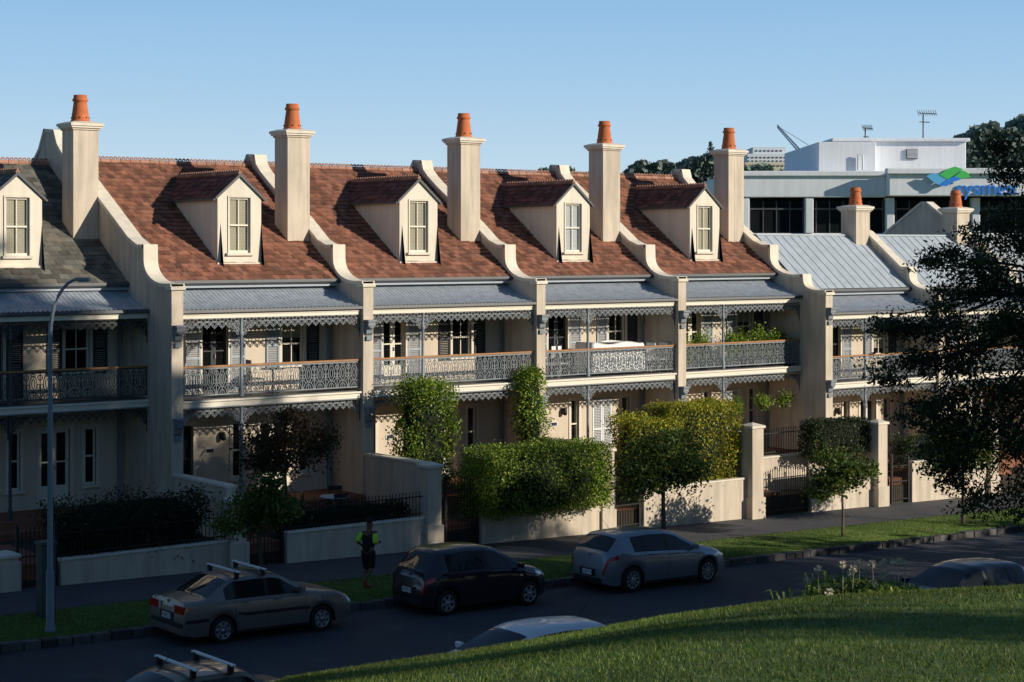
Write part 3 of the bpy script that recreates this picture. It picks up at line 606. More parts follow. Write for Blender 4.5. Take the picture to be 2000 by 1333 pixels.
def park(x,y,z0,z1,r,n,leaf=.6,label='tall park tree on the grass hill'):
    b=hillz(x,y)-.2; H=z1-b; zc=(z0+z1)/2-b; hz=(z1-z0)/2
    bl=[(0,0,zc,r*.8,r*.8,hz*.9)]+[(r*.6*math.cos(a),r*.6*math.sin(a),zc+hz*R.uniform(-.6,.5),r*.5,r*.5,hz*.45) for a in np.arange(0,6.2,1.05)]
    tree('park_tree',label,'tree',(x,y,b),[(0,0,0),(.2,0,H*.3),(0,.2,H*.6),(0,0,H*.85)],bl,n,leaf,'leafpark',clumps=18,sig=.2,limbs=10,tr=.35,group='trees on the grass hill')
park(24.2,-45,10,28.2,5.2,20000,.8); park(26.8,-48,16,28.5,2.6,9000,.7); park(19,-45,10,28,4.6,12000,.8); park(30.6,-45,10,23.0,3.2,6500,.6); park(35,-45,10,20.0,2.6,2200,.5)
park(15,-47,8.5,23,4.6,8000); park(8,-47,8,17.0,4.2,4500)
park(20,-29,3,11.0,3.4,3000,.5); park(29,-28,1.5,8.4,3.6,3000,.5); park(36,-28,1,7.2,4.0,3000,.5); park(45,-28,1,6.4,4.2,3500,.5)
park(12.5,-28.5,1,6.6,3,4500,.5)
park(-1.5,-60,11,19,1.5,500,.6); park(5.5,-60,10,17.0,1.6,500,.6)
for x,y,r_,z in((-15.5,-9.5,3.0,9),(-13,-3.2,2.6,8)):  # unseen trees, added to cut the sky light on the leftmost house
    park(x,y,1.2,z,r_,4000,.4,'unseen dark tree added to block sky light at the left')
P=[]  # unseen tree belt, added to dim low sky light on the fronts
for i in range(26000):
    a=R.uniform(math.radians(150),math.radians(335)); r_=R.uniform(105,135); h=(15+5*math.sin(a*9)+3*math.sin(a*23))*(1-R.random()**2*.9)
    P.append((-10+r_*math.cos(a),-25+r_*math.sin(a),4+h))
Vv_,Ff_=leafquads(np.array(P),3.4,.7); o=mesh_np('unseen_park_wood',Vv_,Ff_,['leafpark']); o['kind']='stuff'; o['label']='dense belt of trees added out of view to block low sky'
x,y=CP(23.3,4.45); zz=hillz(x,y)
t=thing('agapanthus','clump of agapanthus with dry seed heads on the bank','plant',(x,y,zz));mb=MB()
for i in range(1300):
    cx,cy_=rng.normal(0,.42),rng.normal(0,.3); a=R.uniform(0,6.28); l=R.uniform(.3,.62)*(1-min(.5,abs(cx)*.4)); hx,hy=math.cos(a)*l*.5,math.sin(a)*l*.5
    w=Vector((-math.sin(a),math.cos(a),0))*.016; p0=Vector((cx,cy_,-.03));p1=p0+Vector((hx*.5,hy*.5,l*.75));p2=p0+Vector((hx*1.3,hy*1.3,l*.65))
    mb.add([p0-w,p0+w,p1+w,p1-w,p2],[(0,1,2,3),(3,2,4)])
mb.obj('leaves',['leafgreen'],t); mb=MB()
for i in range(24):
    cx,cy_=R.uniform(-1.0,.7),R.uniform(-.4,.4); h=R.uniform(.45,.8)-abs(cx)*.35; top=Vector((cx+R.uniform(-.12,.12),cy_,h)); mb.path([(cx,cy_,0),top],.006,4)
    for k in range(34):
        d=Vector((R.gauss(0,1),R.gauss(0,1),R.gauss(0,1))).normalized()*.055; mb.path([top,top+d],[.002,.009],3)
mb.obj('seed_head',['blind'],t)
def grass(name,n,sampler,hmin,hmax,w):
    P=[];
    while len(P)<n:
        q=sampler()
        if q is not None: P.append(q)
    P=np.array(P); n=len(P); a=rng.uniform(0,6.28,n); h=rng.uniform(hmin,hmax,n); ln=rng.normal(0,.45,(n,2))*h[:,None]
    d=np.stack([np.cos(a)*w,np.sin(a)*w,np.zeros(n)],1); top=P+np.concatenate([ln,h[:,None]],1)
    V=np.stack([P-d,P+d,top],1).reshape(-1,3); o=mesh_np(name,V,np.arange(3*n).reshape(-1,3),['blade']); o['kind']='stuff'; o['label']='grass blades covering the '+('park hill' if n>60000 else 'verge')
def s1():
    D=6.5+ (R.random()**.8)*19; u=R.uniform(-.26,.31); x,y=CP(D,u*D)
    return (x,y,hillz(x,y)-.005) if y<-20.6 else None
grass('grass',210000,s1,.012,.038,.004)
def s2():
    x=R.uniform(-14,34); return (x,R.uniform(KF+.15,-6.32),g(x)-.003)
grass('grass',45000,s2,.03,.07,.008)
mb=MB()
for i in range(600):
    x=R.uniform(-12,30); y=R.uniform(-9.3,-3.6) if R.random()<.7 else R.uniform(-13,-9.7); z=g(x)+.012+(-.13 if y<KF else 0); a=R.uniform(0,6); s=R.uniform(.02,.04)
    mb.add([(x+s*math.cos(a+k*1.57),y+s*math.sin(a+k*1.57),z+R.uniform(0,.015)) for k in range(4)],[(0,1,2,3)])
o=mb.obj('fallen_leaves',['leafcopper']); o['kind']='stuff'; o['label']='fallen brown leaves on verge and road'
# ---------------------------------------------------------------- cars
def ip(kp,x,sm=.03):
    X=[a for a,b in kp]; Z=[b for a,b in kp]; return float(np.mean([np.interp(x+d,X,Z) for d in (-sm,-sm/2,0,sm/2,sm)]))
def car(loc,rz,label,cat,S,paint,text=None,rack=False,group='cars parked along the kerb'):
    L,hw,H=S['L'],S['hw'],S['H']; t=thing('parked_car',label,cat,loc,rz,group=group)
    wr=S['wr']; ra=wr+.055; sill=S.get('sill',.2); rh=S['roofhw']; WXs=S['wheels']
    def sec(x):
        w=ip(S['w'],x); zt=ip(S['top'],x); be=min(ip(S['belt'],x),zt-.03); zb=sill+.06*max(0,(.25-x)/.25)+.04*max(0,(x-L+.25)/.25)
        for q in WXs:
            if abs(x-q)<ra: zb=max(zb,wr+math.sqrt(ra*ra-(x-q)**2)*.97)
        zb=min(zb,be-.12); k=max(0,min(1,(zt-be-.05)/.38)); lp=lambda a,b:a+(b-a)*k
        zm=zb+.5*(be-zb)
        if zb>.35: zm=zb+.35*(be-zb)
        fl=1+ (.012 if any(abs(x-q)<ra+.06 for q in WXs) else 0)
        return [(w*.95*fl,zb),(w*.985*fl,zb+.45*(zm-zb)),(w*fl,zm),(w*.99,be-.1),(w*.965,be-.02),(w*.945,be+.005*k),
                (lp(w*.9,rh+.02),lp(be+.5*(zt-be),zt-.1)),(lp(w*.82,rh-.05),lp(zt-.018,zt-.035)),(lp(w*.45,rh*.55),zt-.006),(0,zt)]
    def surf(x,r,s,off=0):
        def q(x,r):
            p=sec(x); i=min(int(r),8); f=r-i; a,b=p[i],p[i+1]; return Vector((x,s*-(a[0]+(b[0]-a[0])*f),a[1]+(b[1]-a[1])*f))
        p=q(x,r)
        if off:
            e=.02; n=(q(min(x+e,L),r)-q(max(x-e,0),r)).cross(q(x,min(r+.1,9))-q(x,max(r-.1,0)))
            if n.length>1e-9:
                n.normalize(); 
                if n.dot(p-Vector((L/2,0,.6)))<0: n=-n
                p=p+n*off
        return p
    xs=sorted({0,.02,.05,L,L-.02,L-.05,*np.round(np.arange(.08,L-.05,.055),3),*[round(q+s*ra,3) for q in WXs for s in(-1,-.97,-.9,.9,.97,1)],*[v for a in S['side']+[S['ws'],S['rg']] for v in a]})
    parts={}
    for a,b in zip(xs[:-1],xs[1:]):
        m=(a+b)/2; A=sec(a);B=sec(b)
        for s in(-1,1):
            for r in range(9):
                key='body'; 
                if r==5:
                    for wi,(p,q) in enumerate(S['side']):
                        if p<m<q: key=('window',wi,s)
                        if wi and S['side'][wi-1][1]<m<p: key=('pillar',wi,s)
                if r in(7,8):
                    if S['ws'][0]<m<S['ws'][1]: key='windscreen'
                    if S['rg'][0]<m<S['rg'][1]: key='rear_window'
                mbp=parts.setdefault(key,MB()); vs=[(a,-s*A[r][0],A[r][1]),(b,-s*B[r][0],B[r][1]),(b,-s*B[r+1][0],B[r+1][1]),(a,-s*A[r+1][0],A[r+1][1])]
                mbp.add(vs,[(0,1,2,3)] if s==1 else [(3,2,1,0)],0,True)
    for x in(0,L):
        A=sec(x); n=[(x,-p[0],p[1]) for p in A]+[(x,p[0],p[1]) for p in A[-2::-1]]; parts['body'].add(n,[tuple(range(len(n)))],0)
    for k,mbp in parts.items():
        if k=='body': o=mbp.obj('body',[paint,'black'],t)
        elif k[0]=='pillar': o=mbp.obj('pillar',['black'],t)
        else: o=mbp.obj(k if isinstance(k,str) else 'window',['carglass'],t)
        bm=bmesh.new(); bm.from_mesh(o.data); bmesh.ops.remove_doubles(bm,verts=bm.verts,dist=.0005); bmesh.ops.recalc_face_normals(bm,faces=bm.faces); bm.to_mesh(o.data); bm.free()
        for p in o.data.polygons: p.use_smooth=True
        mod=o.modifiers.new('e','EDGE_SPLIT'); mod.split_angle=math.radians(S.get('es',38))
    ub=MB(); ub.box(.15,L-.2,-hw+.27,hw-.27,.17,.72); ub.box(WXs[0]+ra+.05,WXs[1]-ra-.05,-hw+.1,hw-.1,.18,.3); ub.obj('underbody',['black'],t)
    def patch(mb,x0,x1,r0,r1,s,off=.006,m=0,nx=6,nr=4):
        vs=[surf(x0+(x1-x0)*i/nx,r0+(r1-r0)*j/nr,s,off) for i in range(nx+1) for j in range(nr+1)]
        mb.add(vs,[(i*(nr+1)+j,(i+1)*(nr+1)+j,(i+1)*(nr+1)+j+1,i*(nr+1)+j+1) for i in range(nx) for j in range(nr)],m,True)
    for q in WXs:
        for s in(-1,1):
            w=bpy.data.objects.new('wheel',None); COL.objects.link(w); w.parent=t; w.location=(q,s*(hw-.125),wr); w.empty_display_size=.1
            ty=MB(); ty.lathe([(wr*.62,-.09),(wr*.8,-.1),(wr*.95,-.09),(wr,-.06),(wr,.06),(wr*.95,.09),(wr*.8,.1),(wr*.62,.09)],(0,0,0),28,0,'y'); ty.obj('tyre',['tyre'],w)
            rm=MB(); rr=wr*.66
            y=s*.075; rm.lathe([(rr*.98,y-s*.05),(rr*.98,y-s*.049)],(0,0,0),24,1,'y')
            pr=[(rr,y+s*.025),(rr*.93,y+s*.03),(rr*.88,y-s*.03),(rr*.88,y-s*.04)]
            vs=[];fs=[];n=28
            for r_,z_ in pr:
                for i in range(n): a=2*math.pi*i/n; vs.append((r_*math.cos(a),z_,r_*math.sin(a)))
            for k in range(3):
                for i in range(n): j=(i+1)%n; fs.append((k*n+i,k*n+j,(k+1)*n+j,(k+1)*n+i))
            rm.add(vs,fs,0,True); ns=S['spokes']
            for i in range(ns):
                a=2*math.pi*i/ns+.2; d=Vector((math.cos(a),0,math.sin(a))); p=Vector((-math.sin(a),0,math.cos(a)))
                i0=d*rr*.12; i1=d*rr*.92; w0,w1=S['spw']
                yy=Vector((0,y+s*.022,0)); yo=Vector((0,y+s*.0,0))
                rm.add([i0-p*w0+yy,i0+p*w0+yy,i1+p*w1+yy,i1-p*w1+yy,i0-p*w0+yo,i0+p*w0+yo,i1+p*w1+yo,i1-p*w1+yo],[(0,1,2,3),(0,4,5,1),(1,5,6,2),(3,2,6,7),(0,3,7,4)],0)
            rm.lathe([(.05,y),(.05,y+s*.03),(.03,y+s*.035)],(0,0,0),12,0,'y'); rm.obj('rim',['rim','black'],w)
    for s in(-1,1):
        if S['tail']=='wrap':
            m=MB(); patch(m,.0,S['tl'][0],S['tl'][1],S['tl'][2],s,.012,0); m.obj('taillight',['red'],t)
        else:
            m=MB(); ya,yb=sorted((s*.36,s*.76)); m.box(-.02,.002,ya,yb,.70,.86,0); ya,yb=sorted((s*.28,s*.36)); m.box(-.018,.001,ya,yb,.70,.86,1); m.obj('taillight',['red','lens'],t)
            m=MB(); patch(m,0,.13,3.0,3.9,s,.008,0); m.obj('indicator_light',['amber'],t)
        m=MB(); patch(m,L-S['hl'][0],L-S['hl'][1],S['hl'][2],S['hl'][3],s,.01,0); m.obj('headlight',['lens'],t)
        m=MB()
        for xx in S['seams']: patch(m,xx-.004,xx+.004,.6,4.95,s,.003,0,1,12)
        a=WXs[0]+ra+.03;b=WXs[1]-ra-.03
        patch(m,a,b,.02,.35,s,.004,0,10,2)
        for k,(p,q) in enumerate(S['side']): patch(m,p,q,4.85,5.04,s,.004,0,8,1)
        if S.get('mould'): patch(m,WXs[0]+ra,WXs[1]-ra,2.0,2.25,s,.012,0,10,1); patch(m,.02,WXs[0]-ra-.02,1.8,2.1,s,.012,0,5,1)
        m.obj('door_seam',['black'],t)
        for xx in S['handles']:
            m=MB(); p=surf(xx,3.35,s,.015); m.box(p.x-.09,p.x+.09,p.y-.018,p.y+.018,p.z-.015,p.z+.015); m.obj('door_handle',[paint],t,bevel=.006)
        xx=S['mir']; p=surf(xx,5.0,s); m=MB(); yy=p.y+(-s)*.11
        m.obox((xx,yy,p.z+.09),(.05,0,0),(0,.09,0),(.01,0,.06),0); m.obox((xx+.03,p.y-s*.02,p.z+.04),(.02,0,0),(0,.04,0),(0,0,.015),0); m.obj('wing_mirror',[paint],t,bevel=.025)
    m=MB(); w0=ip(S['w'],0); m.box(-.012,.001,-w0*.9,w0*.9,S['bz'][0],S['bz'][1],0); m.obj('bumper_trim',['black'],t,bevel=.004)
    m=MB(); m.box(-.03,-.013,-.18,.18,S['pz']-.06,S['pz']+.06,0); pl=m.obj('licence_plate',['plate'],t)
    if S['pz']>S['bz'][1]: 
        m=MB(); m.box(-.0125,.001,-.3,.3,S['pz']-.09,S['pz']+.09,0); m.obj('plate_recess',['black'],t)
    if text: text_obj('plate_lettering',text,.115,'black',pl,(-.0305,0,S['pz']),(math.pi/2,0,-math.pi/2),.001)
    m=MB(); zz=S['ez']; m.lathe([(.04,-.012),(.045,0),(.03,.004)],(S['ex'],0,zz),14,0,'x'); m.obj('emblem',['rim'],t)
    a,b=S['rg']; m=MB(); m.path([(a+.02,0,ip(S['top'],a+.02)+.02),((a*1.6+b*.4)/2,.32,ip(S['top'],(a*1.6+b*.4)/2)+.02)],.009,4); m.obj('rear_wiper',['black'],t)
    m=MB(); xx=S['ant']; m.path([(xx,0,H-.02),(xx-.3,0,H+.32)],[.006,.003],4); m.obj('antenna',['black'],t)
    if rack:
        for xx in rack:
            m=MB(); zt=ip(S['top'],xx)
            m.obox((xx,0,zt+.10),(.035,0,0),(0,hw-.12,0),(0,0,.014),0)
            for s in(-1,1): m.obox((xx,s*(hw-.24),zt+.03),(.045,0,0),(0,.035,0),(0,0,.07),1)
            m.obj('roof_rack',['whitepaint','black'],t)
    return t
P_lan=mat('beige_metallic_paint',(.21,.185,.165),.35,.04,3,metal=.5,coat=.5,objspace=True)
P_yar=mat('dark_plum_paint',(.022,.018,.026),.3,.05,3,metal=.4,coat=.8,objspace=True)
P_maz=mat('silver_blue_paint',(.23,.255,.295),.32,.04,3,metal=.6,coat=.7,objspace=True)
P_blk=mat('blue_black_paint',(.006,.009,.02),.3,.05,3,metal=.0,coat=.35,spec=.3,objspace=True)
P_wht=mat('silver_paint_sky_sheen',(.72,.73,.74),.4,.04,3,metal=.0,coat=.5,objspace=True)  # silver paint made whiter to carry the sky's sheen on the roof
P_drk=mat('dark_gold_paint',(.16,.13,.095),.35,.05,3,metal=.5,coat=.6,objspace=True)
LAN=dict(L=4.25,hw=.835,H=1.4,wr=.29,wheels=(.93,3.43),roofhw=.62,es=24,top=[(0,.66),(.012,.90),(.05,.96),(.5,.985),(.56,.995),(1.1,1.34),(1.24,1.385),(1.7,1.4),(2.2,1.395),(2.44,1.345),(3.08,.985),(3.9,.86),(4.17,.77),(4.235,.62),(4.25,.5)],
 belt=[(0,.87),(.5,.93),(3.0,.92),(3.9,.82),(4.25,.62)],w=[(0,.79),(.05,.81),(.3,.825),(.8,.835),(3.4,.835),(3.95,.82),(4.18,.78),(4.25,.72)],
 side=[(.98,1.2),(1.25,1.98),(2.06,2.85)],ws=(2.44,3.08),rg=(.56,1.1),spokes=7,spw=(.05,.035),tail='flat',hl=(.18,.02,3.3,4.6),seams=(1.22,2.02,3.0),handles=(1.45,2.25),mir=2.82,bz=(.40,.50),pz=.6,ez=.9,ex=.03,ant=2.5,mould=1)
YAR=dict(L=3.78,hw=.85,H=1.53,wr=.295,wheels=(.6,3.06),roofhw=.57,top=[(0,.5),(.03,.72),(.07,.95),(.13,1.04),(.45,1.42),(.52,1.48),(.8,1.51),(1.4,1.53),(1.9,1.51),(2.2,1.44),(2.98,1.0),(3.35,.92),(3.62,.77),(3.74,.6),(3.78,.5)],
 belt=[(0,.82),(.4,1.0),(1.8,.98),(2.9,.92),(3.5,.78),(3.78,.6)],w=[(0,.6),(.07,.72),(.22,.8),(.6,.845),(2.9,.85),(3.3,.81),(3.6,.7),(3.78,.52)],
 side=[(.62,.86),(.93,1.72),(1.8,2.72)],ws=(2.18,2.97),rg=(.14,.45),spokes=6,spw=(.04,.03),tail='wrap',tl=(.24,3.0,5.0),hl=(.55,.08,3.4,5.2),seams=(.9,1.76,2.85),handles=(1.05,1.95),mir=2.7,bz=(.26,.36),pz=.56,ez=.93,ex=.06,ant=.7)
MAZ=dict(L=4.38,hw=.88,H=1.5,wr=.33,wheels=(.8,3.44),roofhw=.58,top=[(0,.5),(.035,.76),(.08,.98),(.13,1.06),(.46,1.38),(.54,1.44),(.9,1.475),(1.5,1.5),(2.1,1.48),(2.45,1.4),(3.2,1.03),(3.7,.94),(4.08,.8),(4.32,.62),(4.38,.5)],
 belt=[(0,.86),(.5,1.03),(1.8,.99),(3.2,.92),(3.9,.8),(4.38,.6)],w=[(0,.6),(.07,.73),(.22,.81),(.7,.875),(3.3,.88),(3.75,.84),(4.12,.72),(4.38,.5)],
 side=[(.86,1.16),(1.23,1.98),(2.06,2.92)],ws=(2.42,3.18),rg=(.14,.47),spokes=10,spw=(.018,.022),tail='wrap',tl=(.34,3.1,5.0),hl=(.6,.1,3.5,5.2),seams=(1.2,2.02,3.06),handles=(1.4,2.25),mir=2.88,bz=(.26,.38),pz=.5,ez=.93,ex=.06,ant=.75)
cy=-10.42
def cz(x): return g(x)-.132
sl=math.atan(.022)
def placecar(x,y,*a,flip=False,**k):
    t=car((x,y,cz(x)),math.pi if flip else 0,*a,**k); t.rotation_euler=(0,sl if not flip else -sl,math.pi if flip else 0); return t
placecar(-5.75,cy,'boxy beige metallic older sedan with white roof rack bars','car',LAN,P_lan,text='WB553',rack=(1.35,2.0))
placecar(.55,cy,'dark plum compact hatchback at the kerb','car',YAR,P_yar,text='DME912')
placecar(6.15,cy,'silver blue hatchback at the kerb by the verge','car',MAZ,P_maz,text='EAW113')
placecar(-.75,-19.1,'pale silver car hidden behind the grass bank','car',MAZ,P_wht,flip=True)
placecar(-7.7,-18.6,'dark gold car with roof rack bars below the grass bank','car',LAN,P_drk,rack=(1.45,2.15),flip=True)
placecar(12.5,-18.8,'blue black car behind the bank plants','car',MAZ,P_blk,flip=True)
# ---------------------------------------------------------------- street lamp, cabinet
x,y=-7.6,-8.6; t=thing('street_lamp','tall galvanised street lamp with curved arm on the verge','street lamp',(x,y,g(x)))
mb=MB(); mb.lathe([(.12,0),(.12,.06),(.09,.1),(.085,1.3),(.062,1.35),(.046,6.4)],(0,0,0),14); mb.obj('pole',['galv'],t)
mb=MB(); d=Vector((.75,-.66,0)); pts=[Vector((0,0,6.4))+d*(.62*(1-math.cos(a)))+Vector((0,0,1.25*math.sin(a))) for a in np.linspace(0,math.pi/2,9)]; mb.path(pts,[.046-.002*i for i in range(9)],10); mb.obj('arm',['galv'],t)
mb=MB(); e=pts[-1]; s_=Vector((.66,.75,0)); mb.obox(e+d*.1,d*.16,s_*.08,(0,0,.04)); mb.obox(e+d*.12+Vector((0,0,-.05)),d*.1,s_*.06,(0,0,.012),1); mb.obj('lamp_head',['galv','lens'],t,bevel=.02)
x,y=-6.95,-6.9; t=thing('utility_cabinet','narrow grey green utility cabinet beside the footpath','utility cabinet',(x,y,g(x))); mb=MB(); mb.box(-.17,.17,-.17,.17,0,1.62); mb.obj('cabinet_body',['cabinet'],t,bevel=.015); mb=MB(); mb.box(-.2,.2,-.2,.2,1.62,1.7); mb.obj('cabinet_lid',['cabinet'],t,bevel=.01)
# ---------------------------------------------------------------- person
def skinmesh(name,V,E,Rr,mk,parent,sub=2):
    me=bpy.data.meshes.new(name); me.from_pydata(V,E,[]); o=bpy.data.objects.new(name,me); COL.objects.link(o)
    m=o.modifiers.new('s','SKIN'); m.use_smooth_shade=True
    for i,v in enumerate(me.skin_vertices[0].data):
        r=Rr[i]; v.radius=(r,r) if not hasattr(r,'__len__') else r
    me.skin_vertices[0].data[0].use_root=True
    if sub: s=o.modifiers.new('u','SUBSURF'); s.levels=sub; s.render_levels=sub
    dg=bpy.context.evaluated_depsgraph_get(); dg.update(); me2=bpy.data.meshes.new_from_object(o.evaluated_get(dg)); bpy.data.objects.remove(o)
    me2.materials.clear(); me2.materials.append(M[mk]); o=bpy.data.objects.new(name,me2); COL.objects.link(o); o.parent=parent; 
    for p in me2.polygons:p.use_smooth=True
    return o
px_,py_=1.2,-7.8
t=thing('person','jogger in black top and long shorts with fluorescent sleeves','person',(px_,py_,g(px_)+.01),math.radians(22))
J=dict(pel=(0,0,.93),w=(.01,0,1.1),ch=(.03,0,1.3),nk=(.04,0,1.47),hd=(.06,0,1.57),ht=(.07,0,1.7),
 sl=(.03,.18,1.39),el=(-.12,.25,1.16),wl=(.08,.26,1.05),sr=(.03,-.18,1.39),er=(-.06,-.25,1.14),wr_=(.14,-.22,1.14),
 hl=(0,.1,.88),kl=(.06,.09,.48),al=(.0,.08,.1),tl=(.15,.08,.035),hr=(0,-.1,.88),kr=(.02,-.09,.5),ar=(-.26,-.09,.27),tr=(-.24,-.09,.12))
K=list(J); idx={k:i for i,k in enumerate(K)}
E=[('pel','w'),('w','ch'),('ch','nk'),('nk','hd'),('hd','ht'),('ch','sl'),('sl','el'),('el','wl'),('ch','sr'),('sr','er'),('er','wr_'),('pel','hl'),('hl','kl'),('kl','al'),('al','tl'),('pel','hr'),('hr','kr'),('kr','ar'),('ar','tr')]
RR=dict(pel=.13,w=.12,ch=.14,nk=.055,hd=.085,ht=.075,sl=.058,el=.042,wl=.03,sr=.058,er=.042,wr_=.03,hl=.09,kl=.06,al=.04,tl=.035,hr=.09,kr=.06,ar=.04,tr=.035)
VV=[J[k] for k in K];EE=[(idx[a],idx[b]) for a,b in E];RL=[RR[k] for k in K]
for wk,sgn in(('wl',1),('wr_',-1)):
    w=Vector(J[wk]); ek=Vector(J['el' if wk=='wl' else 'er']); d=(w-ek).normalized(); p=w+d*.07; VV.append(tuple(p)); RL.append(.03); pi=len(VV)-1; EE.append((idx[wk],pi))
    up=Vector((0,sgn,0)).cross(d).normalized()
    for k in range(4):
        b=p+up*(.024*(k-1.5)); a=b+d*(.045-.004*abs(k-1.5)); c=a+Vector((0,-sgn*.03,0))+d*.01
        VV+= [tuple(a),tuple(c)]; RL+= [.010,.008]; EE+= [(pi,len(VV)-2),(len(VV)-2,len(VV)-1)]
    th=w+d*.05+up*.045; VV.append(tuple(th)); RL.append(.011); EE.append((pi,len(VV)-1))
skinmesh('body',VV,EE,RL,'skin',t)
skinmesh('vest',[(0,0,.86),(.01,0,1.1),(.03,0,1.3),(.04,0,1.42),(.03,.16,1.39),(.03,-.16,1.39)],[(0,1),(1,2),(2,3),(2,4),(2,5)],[.165,.15,.175,.085,.08,.08],'cloth',t)
for s,a,b in((1,'sl','el'),(-1,'sr','er')):
    A,B=Vector(J[a]),Vector(J[b]); skinmesh('sleeve',[tuple(A),tuple(A.lerp(B,.5)),tuple(A.lerp(B,1.05))],[(0,1),(1,2)],[.08,.072,.066],'hivis',t)
for a,b in(('hl','kl'),('hr','kr')):
    A,B=Vector(J[a]),Vector(J[b]); skinmesh('shorts',[(0,A.y*.6,.93),tuple(A),tuple(A.lerp(B,1.08))],[(0,1),(1,2)],[.135,.12,.09],'cloth',t)
for a,b in(('al','tl'),('ar','tr')):
    A,B=Vector(J[a]),Vector(J[b]); skinmesh('shoe',[tuple(A+Vector((-.03,0,-.04)) if a=='al' else A+Vector((-.04,0,.0))),tuple(B),tuple(B+Vector((.05,0,0)) if a=='al' else B+Vector((0.04,0,-.06)))],[(0,1),(1,2)],[.045,.045,.035],'shoe',t)
skinmesh('hair',[(.035,0,1.61),(.05,0,1.68),(.08,0,1.71)],[(0,1),(1,2)],[.085,.092,.07],'hair',t)
fm=MB(); 
for s in(-1,1): fm.lathe([(.002,-.008),(.01,0),(.002,.008)],(.145,s*.03,1.6),8,0,'x'); fm.lathe([(.004,-.01),(.025,0),(.004,.01)],(.06,s*.088,1.59),8,1,'y')
fm.obox((.155,0,1.575),(.016,0,0),(0,.01,0),(0,0,.022),1); fm.obox((.14,0,1.535),(.008,0,0),(0,.024,0),(0,0,.005),0); fm.obj('face',['hair','skin'],t)
# ---------------------------------------------------------------- furniture / pots
def chair(x,y,z,rz,mk,label,grp=None):
    t=thing('chair',label,'chair',(x,y,z),rz,grp); mb=MB(); mb.box(-.21,.21,-.21,.21,.43,.46); mb.obj('seat',[mk],t)
    mb=MB(); 
    for k in range(6): mb.box(-.2+k*.076,-.18+k*.076,.19,.21,.46,.9)
    mb.box(-.21,.21,.185,.215,.88,1.0); mb.obj('backrest',[mk],t)
    for a,b in((-.19,-.19),(.19,-.19),(-.19,.19),(.19,.19)): mb=MB(); mb.path([(a,b,.43),(a*1.08,b*1.08,0)],.014,5); mb.obj('leg',[mk],t)
def rtable(x,y,z,r,mk,label):
    t=thing('table',label,'table',(x,y,z)); mb=MB(); mb.lathe([(r,.7),(r,.73)],(0,0,0),24); mb.obj('table_top',[mk],t); mb=MB(); mb.lathe([(.22,0),(.2,.03),(.03,.06),(.03,.7)],(0,0,0),10); mb.obj('pedestal',[mk],t)
rtable(4.15,-1.6,.55,.42,'whitepaint','round white garden table in the front yard')
for x,y,a in((3.5,-1.3,1.2),(4.6,-1.0,-.4),(3.9,-2.2,3)): chair(x,y,.45,a,'ironblack','black metal garden chair beside the round table','garden chairs')
rtable(3.6,.9,4.1,.35,'gutter','small round table on the balcony'); chair(3.0,.9,4.1,1.4,'gutter','dark chair on the balcony')
chair(13.9,-.6,.98,.3,'redchair','red chair on the porch')
for x,y,a in((13.9,.6,1.4),(14.6,.9,0),(18.3,.7,-1.5),(18.8,.6,-1.5)): chair(x,y,4.1,a,'whitepaint','white chair on the lace balcony','white chairs on the balcony')
t=thing('covered_table','long table under a white cloth on the balcony','table',(16.7,.8,4.1)); mb=MB(); 
n=24; vs=[];fs=[]
for k,(e,z) in enumerate(((0,1.08),(.02,1.02),(.05,.6),(.07,.12))):
    for i in range(n*2):
        a=2*math.pi*i/(n*2); cxx=max(-1,min(1,math.cos(a)*1.4)); cyy=max(-1,min(1,math.sin(a)*1.4)); w=1+ (e+.02*math.sin(i*2.1))*(k>0); vs.append((cxx*1.15*w,cyy*.42*w,z+(.04*math.sin(cxx*5) if k<2 else 0)))
for k in range(3):
    for i in range(2*n): j=(i+1)%(2*n); fs.append((k*2*n+i,k*2*n+j,(k+1)*2*n+j,(k+1)*2*n+i))
fs.append(tuple(range(2*n))); mb.add(vs,fs,0,True); mb.obj('cloth',['whitepaint'],t)
for i,x in enumerate((19.95,20.75,22.15,22.8,23.5,24.3,24.8)):
    tt=thing('potted_plant','bushy potted plant on the lace balcony','plant',(x,.5,4.1),group='potted plants on the balcony'); mb=MB()
    if i%2: mb.lathe([(.12,0),(.17,.02),(.2,.3),(.21,.32),(.17,.32)],(0,0,0),12)
    else: mb.box(-.3,.3,-.13,.13,0,.26)
    mb.obj('pot',['gutter'],tt,bevel=.01); P=blobpts([(0,0,.78,.3,.2,.45)],1300,12,.4); V_,F_=leafquads(P,.1); mesh_np('foliage',V_,F_,['leafgreen'],tt)
for i,x in enumerate((22.0,23.3,24.5)):
    tt=thing('hanging_basket','hanging flower basket under the veranda','plant',(x,.1,2.75),group='hanging baskets'); mb=MB(); mb.lathe([(.02,-.16),(.13,-.12),(.19,0),(.19,.02)],(0,0,0),12)
    mb.obj('basket',['bark'],tt); mb=MB()
    for k in range(3): a=k*2.1; mb.path([(.18*math.cos(a),.18*math.sin(a),0),(0,0,.6)],.005,3)
    mb.path([(0,0,.6),(0,0,1.08)],.006,3); mb.obj('chain',['ironblack'],tt); P=blobpts([(0,0,.08,.3,.28,.24)],900,10,.4); V_,F_=leafquads(P,.08); mesh_np('foliage',V_,F_,['leafgreen'],tt)
